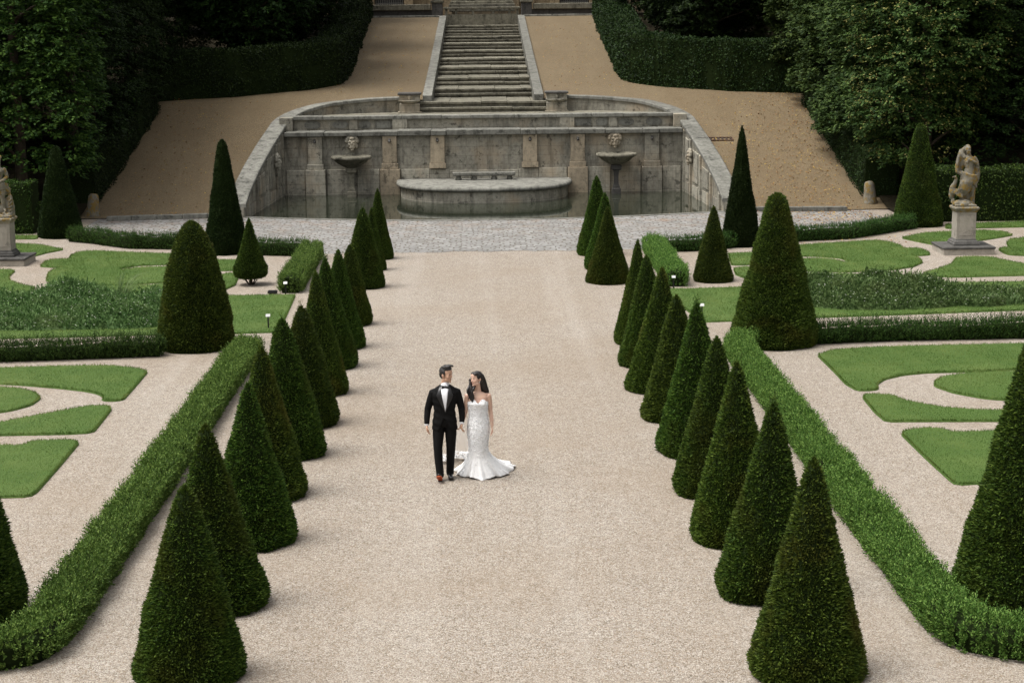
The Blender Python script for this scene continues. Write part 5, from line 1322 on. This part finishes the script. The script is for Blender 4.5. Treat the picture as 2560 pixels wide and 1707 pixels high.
def bride():
    ox, oy = -.15, 26.66
    hc = (-.008, -.0, 1.553); s = .93; Hm = face_frame(R(-50), R(0), R(4))
    b = MB(); add_head(b, hc, Hm, s, True)
    b.tube([(.015, .035, 1.3), (.012, .028, 1.38), (.0, .012, 1.48)], [.062, .045, .046], 16)
    b.rings([ering(.012, .025, z, rx, ry) for z, rx, ry in ((.7, .12, .1), (.8, .14, .105), (.97, .11, .085), (1.1, .12, .095), (1.2, .14, .1), (1.27, .155, .085), (1.315, .125, .065), (1.345, .07, .05))])
    for k in (-1, 1): b.ell((.012 + k*.065, -.05, 1.18), (.062, .055, .06)); b.tube([(.02, -.02, 1.318), (.012 + k*.14, .0, 1.315)], [.012, .014], 8)
    armR = [(.175, .025, 1.285), (.19, .035, 1.17), (.2, .045, 1.04), (.215, .01, .92), (.222, -.02, .812)]
    armL = [(-.15, .03, 1.285), (-.168, .045, 1.17), (-.178, .06, 1.05), (-.208, .03, .95), (-.238, -.0, .872)]
    for a in (armR, armL): b.tube(a, [.044, .039, .033, .03, .022], 12)
    add_hand(b, armR[-1], (.05, -.12, -1), (-1, -.2, 0), .86, .36, -1)
    add_hand(b, armL[-1], (-.3, -.1, -1), (-1, .2, .1), .86, .6, 1)
    for k in (-1, 1): b.tube([(.012 + k*.07, .02, .8), (.01 + k*.06, .0, .45), (k*.05, .05, .08)], [.075, .048, .032], 10)
    root = link('person', b.fuse('person', .004, 2), M['skin_f'], None, (ox, oy, 0))
    tag(root, 'bride in strapless white mermaid gown with long veil and wavy black hair', 'person', 'the wedding couple')
    face_parts(root, hc, Hm, s, M['lip_f'])
    # gown
    prof = [(1.235, .147, .108, .012, .02), (1.18, .15, .128, .012, .01), (1.1, .14, .112, .012, .018), (.99, .137, .105, .014, .02), (.88, .156, .118, .012, .02), (.78, .167, .13, .01, .02), (.68, .163, .128, .008, .02), (.58, .148, .118, .008, .02), (.48, .138, .12, .008, .03),
            (.4, .15, .145, .01, .06), (.32, .178, .185, .02, .1), (.22, .235, .26, .035, .16), (.12, .31, .36, .05, .24), (.05, .375, .45, .06, .32), (.012, .41, .52, .065, .38)]
    zs = [p[0] for p in prof][::-1]
    def dr(z): return [float(np.interp(z, zs, [p[k] for p in prof][::-1])) for k in (1, 2, 3, 4)]
    def dpoint(a, t, off=0.0):
        """a angle (front = -pi/2), t 0 at the top edge .. 1 at the hem"""
        c, sn = math.cos(a), math.sin(a); front = max(0, -sn)
        top = 1.2 + (.05*math.exp(-((abs(c) - .48)/.28)**2) - .012*math.exp(-(c/.16)**2) if sn < 0 else -.02 - .05*sn)
        z = top + (.012 - top)*t
        rx, ry, cx, cy = dr(z); low = max(0, (.5 - z)/.5)
        fold = low*(.045*math.sin(a*7 + 1.2*math.sin(a*2)) + .035*math.sin(a*16 + 2) + .02*math.sin(a*27))
        hem = low**2*.07*(vnoise([c*2 + 5], [sn*2 + 5], 0, 6)[0] - .5)
        tr = low**1.5*max(0, math.cos(a - R(42)))**4*.42       # the train drawn out to the right and back
        k = 1 + fold + hem + tr
        bump = .012*math.exp(-((abs(c) - .5)/.25)**2)*math.exp(-((z - 1.19)/.05)**2) if sn < 0 else 0
        return Vector((cx + (rx*k + off + bump)*c, cy + (ry*k + off + bump)*sn, z + (.012*math.sin(a*9)*low if z < .1 else 0) + max(0, .02*low*math.sin(a*5))))
    na, nt = 144, 90; V = []; F = []
    for i in range(nt + 1):
        for j in range(na): V.append(tuple(dpoint(2*PI*j/na, i/nt)))
    for i in range(nt):
        for j in range(na):
            k = (j + 1) % na; F.append((i*na + j, i*na + k, (i+1)*na + k, (i+1)*na + j))
    me = bpy.data.meshes.new('gown'); me.from_pydata(V, [], F); me.polygons.foreach_set('use_smooth', [True]*len(F))
    gown = link('gown', me, M['silk'], root); sm = gown.modifiers.new('solid', 'SOLIDIFY'); sm.thickness = .004
    # applied petals: dense on the bodice and hips, thinning on the skirt
    rng = np.random.default_rng(3); P = []; A = []; Nn = []
    for _ in range(5000):
        t = rng.random()**.9*.97; z = 1.22*(1 - t)
        if z < .42 and rng.random() > (.1 if z < .3 else .3): continue
        a = rng.random()*2*PI; p = dpoint(a, t, .003); c = Vector((math.cos(a), math.sin(a), .1)).normalized()
        P.append(p); Nn.append(c); A.append(Vector((rng.normal(), rng.normal(), rng.normal())) - c*0 + c*.55)
    P = np.array([tuple(p) for p in P]); A = np.array([tuple(p) for p in A]); Nn = np.array([tuple(p) for p in Nn])
    k = 3; Pk = np.repeat(P, k, 0); Ak = np.repeat(A, k, 0) + rng.normal(size=(len(P)*k, 3))*.9; Nk = np.repeat(Nn, k, 0)
    Ak = Ak - Nk*np.sum(Ak*Nk, 1, keepdims=True) + Nk*.3*np.linalg.norm(Ak, axis=1, keepdims=True)
    V2, F2 = leaves(Pk, Ak, rng.uniform(.012, .022, len(Pk)), .016, rng, .2, Nk)
    ap = link('applique', mesh_np('applique', V2, F2), M['lace'], gown); ap['kind'] = 'stuff'
    # hair: parted cap, a straight fall behind her left shoulder, waves over her right one
    b = MB()
    def W(x, y, z): return Vector(hc) + Hm @ Vector((x, y, z))*s
    def E(x, y, z, r): b.ell(W(x, y, z), tuple(q*s for q in r), Hm, 14, 9)
    E(0, -.025, .048, (.083, .093, .083)); E(0, -.065, .0, (.078, .06, .085)); E(.03, .03, .088, (.05, .055, .03)); E(-.03, .03, .09, (.045, .05, .028))
    for k in (-1, 1): E(k*.072, .0, .04, (.016, .042, .045))
    b.tube([W(0, -.07, .03), (.075, .06, 1.5), (.1, .075, 1.42), (.13, .085, 1.34), (.15, .09, 1.26)], [(.07, .06), (.068, .05), (.062, .042), (.056, .036), (.035, .025)], 14)
    b.tube([W(0, -.08, .0), (.03, .1, 1.42), (.02, .115, 1.3), (.01, .12, 1.15), (.0, .12, 1.05)], [(.07, .05), (.085, .04), (.095, .035), (.09, .03), (.05, .02)], 14)
    rr = random.Random(2)
    for q in range(6):
        x0 = -.028 - .014*q; pts = []
        for i in range(9):
            t = i/8; pts.append((x0 - .03*t + .014*math.sin(t*11 + q) - .02*math.sin(t*3), -.0 - .085*min(1, t*1.9) + .012*math.cos(t*10 + q*2), 1.5 - .3*t + .01*q))
        b.tube(pts, [.014, .017, .018, .018, .017, .016, .014, .011, .006], 8)
    b.tube([W(-.06, -.04, .06), W(-.085, .0, .0), (-.075, -.015, 1.47)], [.028, .026, .026], 10)
    link('hair', b.fuse('hair', .005, 1), M['hair_f'], root)
    m = MB(); m.ell(W(.079, -.0, -.05), (.006, .006, .01)); m.build('earring', M['white'], root, True)
    # veil from the back of the head to the gravel behind the groom
    t = NT('sheer veil'); tb = t.n('ShaderNodeBsdfTransparent'); df = t.n('ShaderNodeBsdfDiffuse'); df.inputs[0].default_value = (.85, .85, .85, 1)
    ms = t.n('ShaderNodeMixShader'); ms.inputs[0].default_value = .3; t.l(tb.outputs[0], ms.inputs[1]); t.l(df.outputs[0], ms.inputs[2]); t.l(ms.outputs[0], t.out.inputs[0])
    nu, nv = 40, 30; V = []; F = []
    def vp(u, v):
        top = Vector((.02 + .12*(u - .5), .12, 1.56 - .03*abs(u - .5)))
        bot = Vector((-.66 + .72*u, .92 + .28*math.sin(u*PI), .012))
        p = top.lerp(bot, v); p.y = .12 + (bot.y - .12)*(v**1.9) ; p.x = top.x + (bot.x - top.x)*(v**.9)
        p.x += .018*math.sin(u*22 + v*2)*v; p.y += .03*math.sin(u*18 + 1)*v; return p
    for i in range(nv + 1):
        for j in range(nu + 1): V.append(tuple(vp(j/nu, i/nv)))
    for i in range(nv):
        for j in range(nu): a = i*(nu + 1) + j; F.append((a, a + 1, a + nu + 2, a + nu + 1))
    me = bpy.data.meshes.new('veil'); me.from_pydata(V, [], F); me.polygons.foreach_set('use_smooth', [True]*len(F)); veil = link('veil', me, t.m, root)
    P = []
    for _ in range(900):
        u = rng.random(); v = 1 - .1*rng.random()**1.3; P.append(tuple(vp(u, v) + Vector((0, -.006, .008))))
    P = np.array(P); A = rng.normal(size=P.shape); A[:, 2] *= .4
    V2, F2 = leaves(P, A, rng.uniform(.02, .045, len(P)), .02, rng, .1, np.tile([0, -.6, .8], (len(P), 1)))
    le = link('lace_edge', mesh_np('lace_edge', V2, F2), M['lace'], veil); le['kind'] = 'stuff'
bride()
# ------------------------------------------------------------------ statues on their pedestals
def pedestal(x, y, lab):
    r = empty('stone_pedestal', (x, y, 0)); tag(r, lab, 'pedestal', 'statue pedestals in the parterres')
    b = MB(); b.box(-.74, .74, -.68, .68, -.05, .17); b.build('slab_base', M['pale'], r, bevel=.015)
    b = MB(); b.box(-.77, .77, -.71, .71, .168, .235); b.build('slab_top', M['dkstone'], r, bevel=.02)
    b = MB()
    def sq(h, z): return [(-h, -h, z), (h, -h, z), (h, h, z), (-h, h, z)]
    b.rings([sq(h, z) for h, z in ((.38, .23), (.38, .3), (.355, .315), (.36, .345), (.31, .385), (.3, .42))]); b.build('base_moulding', M['dkstone'], r, bevel=.012)
    b = MB(); b.rings([sq(.285, .41), sq(.283, 1.2)]); b.build('shaft', M['pale'], r, bevel=.012)
    b = MB(); b.box(-.2, .2, -.291, -.27, .52, 1.1); b.build('panel', M['pale'], r, bevel=.006)
    b = MB(); b.rings([sq(h, z) for h, z in ((.285, 1.195), (.3, 1.21), (.31, 1.25), (.355, 1.29), (.36, 1.34), (.33, 1.36))]); b.build('cap', M['statue'], r, bevel=.01)

def rock(b, seed, n=16):
    rr = random.Random(seed)
    for k in range(n):
        a = rr.uniform(0, 6.28); d = rr.uniform(.05, .24); b.ell((d*math.cos(a), d*math.sin(a), rr.uniform(.02, .12)), (rr.uniform(.08, .15), rr.uniform(.08, .14), rr.uniform(.06, .11)))
    b.box(-.31, .31, -.3, .3, -.005, .06)

def stat_head(b, c, yaw):
    add_head(b, c, face_frame(yaw, R(-3)), .95)

class SB(MB):
    def tube(s, pts, rad, n=10, up=(0, 1, 0)):
        MB.tube(s, pts, [tuple(q*1.22 for q in r) if isinstance(r, (list, tuple)) else r*1.22 for r in rad], n, up)

def statue_draped():
    b = SB(); rock(b, 3)
    stat_head(b, (.05, -.02, 1.64), R(20))
    b.tube([(.09, .02, 1.42), (.07, .0, 1.52), (.055, -.01, 1.58)], [.06, .05, .048], 12)
    b.rings([ering(x, .0, z, rx, ry, 24) for z, rx, ry, x in ((.72, .17, .14, .08), (.86, .185, .15, .09), (.98, .16, .125, .1), (1.1, .13, .105, .1), (1.22, .15, .115, .1), (1.34, .17, .11, .1), (1.42, .13, .085, .1), (1.47, .06, .05, .09))])
    for k in (-1, 1): b.ell((.1 + k*.065, -.085, 1.29), (.058, .05, .055))
    b.tube([(.24, .0, 1.4), (.31, .0, 1.3), (.33, -.02, 1.2)], [.05, .046, .042], 10); b.tube([(.33, -.02, 1.2), (.24, -.1, 1.28), (.12, -.15, 1.35)], [.042, .036, .03], 10)
    add_hand(b, (.12, -.15, 1.35), (-1, -.05, .25), (0, 1, 0), .8, .3, 1)
    b.tube([(-.04, .0, 1.42), (-.1, .04, 1.52), (-.08, .06, 1.66)], [.05, .044, .036], 10)
    for c_, r_ in (((-.13, .07, 1.28), (.1, .08, .32)), ((.3, .07, 1.08), (.085, .1, .32)), ((.04, .0, .66), (.2, .15, .26)), ((.06, .08, .32), (.22, .13, .3)), ((-.03, .1, 1.58), (.09, .06, .16)), ((.05, .09, 1.68), (.1, .07, .11))): b.ell(c_, r_)
    # veil from the head round the left shoulder to the hip, in deep folds
    for q in range(5):
        o = .025*q
        b.tube([(.05 - o*.4, .1 + o*.3, 1.76 - o*.6), (-.05 - o, .06 + .01*q, 1.62), (-.13 - o, .05 - .02*q, 1.42), (-.19 - o*.9, .03 - .03*q, 1.2), (-.2 - o*.8, -.0 - .03*q, 1.02), (-.1, -.1, .97 - .02*q)], [.03, .035, .04, .042, .04, .03], 8)
    for q in range(6):
        z = .99 - .035*q; b.tube([(-.14, -.07 - .01*q, z + .02), (.0, -.16, z - .04 - .01*q), (.16, -.17, z - .09), (.3, -.08, z - .1 - .03*q), (.33, .05, z - .06)], [.03, .03, .032, .03, .02], 8)
    b.tube([(.27, .03, 1.35), (.33, .04, 1.15), (.36, .02, .95), (.34, .0, .75), (.3, .02, .6)], [.045, .06, .055, .045, .02], 10)
    # skirt over the raised knee
    b.tube([(.05, .0, .88), (.0, -.1, .68), (-.04, -.1, .5), (-.1, -.05, .38)], [(.17, .14), (.15, .13), (.14, .11), (.1, .08)], 14)
    for q in range(7):
        x = -.16 + .05*q; b.tube([(x*.4 + .06, -.13, .86), (x, -.2 + abs(x)*.3, .66), (x - .05, -.19 + abs(x)*.3, .5), (x - .12, -.12, .36 + .02*math.sin(q*2))], [.025, .028, .028, .018], 8)
    b.tube([(.15, .0, .85), (.2, -.05, .55), (.185, -.02, .35), (.18, -.03, .16)], [.09, .065, .055, .038], 12); b.tube([(.18, -.02, .14), (.2, -.14, .115)], [.035, .025], 8)
    b.tube([(-.06, -.06, .4), (-.09, -.04, .2)], [.05, .035], 10); b.tube([(-.09, -.03, .18), (-.13, -.15, .155)], [.035, .025], 8)
    b.tube([(.2, .1, .1), (.24, .12, .5), (.26, .08, .75)], [.09, .07, .05], 10)
    # the bird at her side
    b.ell((-.35, .02, .45), (.11, .14, .17)); b.ell((-.37, .06, .32), (.09, .12, .14))
    b.tube([(-.36, -.02, .55), (-.31, -.05, .68), (-.27, -.05, .8), (-.31, -.07, .86)], [.075, .05, .036, .034], 10)
    b.ell((-.31, -.08, .86), (.045, .04, .035)); b.tube([(-.34, -.09, .87), (-.4, -.1, .855), (-.405, -.1, .835)], [.018, .012, .006], 8)
    for q in range(5): b.tube([(-.33, .0 + .03*q, .42), (-.36 - .01*q, .02 + .03*q, .25), (-.38 + .02*q, -.02, .1)], [.035, .03, .02], 8)
    for q in range(4): b.tube([(-.27 - .02*q, -.1, .5 - .03*q), (-.2, -.14, .4 - .03*q), (-.1, -.16, .33 - .02*q)], [.025, .025, .018], 8)
    b.tube([(-.33, -.04, .2), (-.33, -.06, .05)], [.03, .03], 8)
    me = b.fuse('statue', .012, 1); o = link('statue', me, M['statue'], None, (14.05, 51.9, 1.355)); o.rotation_euler = (0, 0, R(-4))
    tag(o, 'lichen yellowed statue of a draped woman with a bird at her side', 'statue', 'garden statues')

def statue_youth():
    b = SB(); rock(b, 5)
    stat_head(b, (.0, -.02, 1.68), R(28))
    rr = random.Random(3)
    for k in range(26):
        a = rr.uniform(0, 6.28); el = rr.uniform(-.1, 1.4); b.ell((.0 + .085*math.cos(a)*math.cos(el), .015 + .09*math.sin(a)*math.cos(el), 1.71 + .085*math.sin(el)), (.03, .03, .028))
    b.tube([(-.03, .02, 1.44), (-.015, .0, 1.54), (.0, -.01, 1.62)], [.075, .055, .052], 12)
    b.rings([ering(x, .0, z, rx, ry, 24) for z, rx, ry, x in ((.82, .15, .12, -.05), (.92, .15, .115, -.05), (1.05, .135, .1, -.06), (1.2, .16, .115, -.06), (1.33, .19, .12, -.05), (1.41, .17, .095, -.045), (1.46, .08, .06, -.03))])
    for k in (-1, 1): b.ell((-.05 + k*.075, -.08, 1.32), (.075, .05, .06))
    b.tube([(.14, .0, 1.39), (.19, .03, 1.27), (.21, .03, 1.17)], [.055, .05, .044], 10); b.tube([(.21, .03, 1.17), (.14, -.08, 1.1), (.02, -.15, 1.03)], [.044, .04, .03], 10)
    add_hand(b, (.02, -.15, 1.03), (-1, -.05, -.25), (0, 1, 0), .85, .5, 1)
    b.tube([(-.23, .0, 1.39), (-.3, .0, 1.25), (-.34, -.04, 1.12)], [.055, .05, .044], 10); b.tube([(-.34, -.04, 1.12), (-.3, -.14, 1.25), (-.22, -.16, 1.38)], [.042, .036, .03], 10)
    add_hand(b, (-.22, -.16, 1.38), (.4, -.1, 1), (0, 1, 0), .85, .5, 1)
    for c_, r_ in (((.0, .06, .9), (.2, .12, .14)), ((.16, .06, .8), (.1, .09, .16)), ((.2, .08, .3), (.14, .12, .3)), ((-.02, .08, .2), (.2, .14, .2))): b.ell(c_, r_)
    for q in range(6):
        z = .98 - .03*q; b.tube([(-.2, -.05, z - .02), (-.06, -.15, z - .03), (.08, -.13, z), (.17, -.03, z + .0), (.24, .0, z - .02 - .02*q)], [.03, .03, .03, .028, .014], 8)
    for q in range(4): b.tube([(.14, .02, .94), (.2 + .02*q, .03, .82), (.17 + .03*q, .04, .7 - .03*q)], [.035, .035, .015], 8)
    b.tube([(.03, .0, .88), (.07, -.05, .72), (.065, -.06, .6), (.075, -.02, .42), (.1, -.02, .26)], [.1, .08, .06, .06, .036], 12); b.tube([(.1, -.02, .24), (.14, -.14, .19)], [.036, .026], 8)
    b.tube([(-.11, .0, .88), (-.13, .0, .7), (-.12, -.01, .55), (-.11, .03, .36), (-.1, .03, .16)], [.1, .082, .062, .058, .036], 12); b.tube([(-.1, .03, .14), (-.1, -.1, .115)], [.036, .026], 8)
    b.tube([(.24, .08, .05), (.27, .06, .3), (.25, .04, .5), (.27, .02, .62)], [.11, .09, .075, .05], 10)
    for q in range(5): b.tube([(.27, .0, .6 - .1*q), (.3, -.06, .52 - .1*q), (.24, -.1, .46 - .09*q)], [.035, .03, .016], 8)
    me = b.fuse('statue', .012, 1); o = link('statue', me, M['statue'], None, (-14.05, 52.0, 1.355)); o.rotation_euler = (0, 0, R(5))
    tag(o, 'grey stone statue of a youth, hand at hip, at the left edge', 'statue', 'garden statues')
pedestal(14.05, 51.9, 'pale stone pedestal with a dark stepped base under the draped statue'); pedestal(-14.05, 52.0, 'pale stone pedestal with a dark stepped base at the left edge')
statue_draped(); statue_youth()
# ------------------------------------------------------------------ light and camera
def light_camera():
    sc = bpy.context.scene
    w = bpy.data.worlds.new('World'); sc.world = w; w.use_nodes = True; nt = w.node_tree
    bg = nt.nodes['Background']; sky = nt.nodes.new('ShaderNodeTexSky'); sky.sky_type = 'NISHITA'; sky.sun_disc = False
    el, az = R(66), R(-100)          # an overcast noon, a little brighter over the left tree row
    sky.sun_elevation = el; sky.sun_rotation = az; sky.dust_density = 7.0; sky.air_density = 1.0; sky.ozone_density = 1.0
    hs = nt.nodes.new('ShaderNodeHueSaturation'); hs.inputs['Saturation'].default_value = .12
    nt.links.new(sky.outputs[0], hs.inputs['Color']); nt.links.new(hs.outputs[0], bg.inputs[0]); bg.inputs[1].default_value = .13
    L = bpy.data.lights.new('sun', 'SUN'); L.energy = 1.3; L.angle = R(26); L.color = (1, .95, .88)
    o = bpy.data.objects.new('sun', L); C.objects.link(o)
    d = Vector((math.sin(az)*math.cos(el), math.cos(az)*math.cos(el), math.sin(el)))
    o.rotation_euler = d.to_track_quat('Z', 'Y').to_euler()
    cam = bpy.data.cameras.new('camera'); cam.sensor_width = 36; cam.lens = 36*4463/2560; cam.clip_end = 1000; cam.clip_start = .1
    c = bpy.data.objects.new('camera', cam); C.objects.link(c); sc.camera = c
    f = 4463.0; roll = .0105
    r = Vector((math.cos(roll), -math.sin(roll), 0)); fw = Vector((1205 - 1280, 38 - 853.5, f)).normalized()
    X = (r - fw*r.dot(fw)).normalized(); Z = X.cross(fw)
    if Z.y > 0: Z = -Z
    # rows are the world axes in camera space (x right, y down, z forward)
    right = Vector((X.x, fw.x, Z.x)); down = Vector((X.y, fw.y, Z.y)); fwd = Vector((X.z, fw.z, Z.z))
    m = Matrix((right, -down, -fwd)).transposed().to_4x4(); m.translation = Vector((0, 0, 7.0)); c.matrix_world = m
    vs = sc.view_settings; vs.view_transform = 'Standard'; vs.look = 'None'; vs.gamma = 1; vs.exposure = 0.85
    sc.cycles.max_bounces = 6; sc.cycles.diffuse_bounces = 3; sc.cycles.transparent_max_bounces = 12
    sc.cycles.use_denoising = True
light_camera()
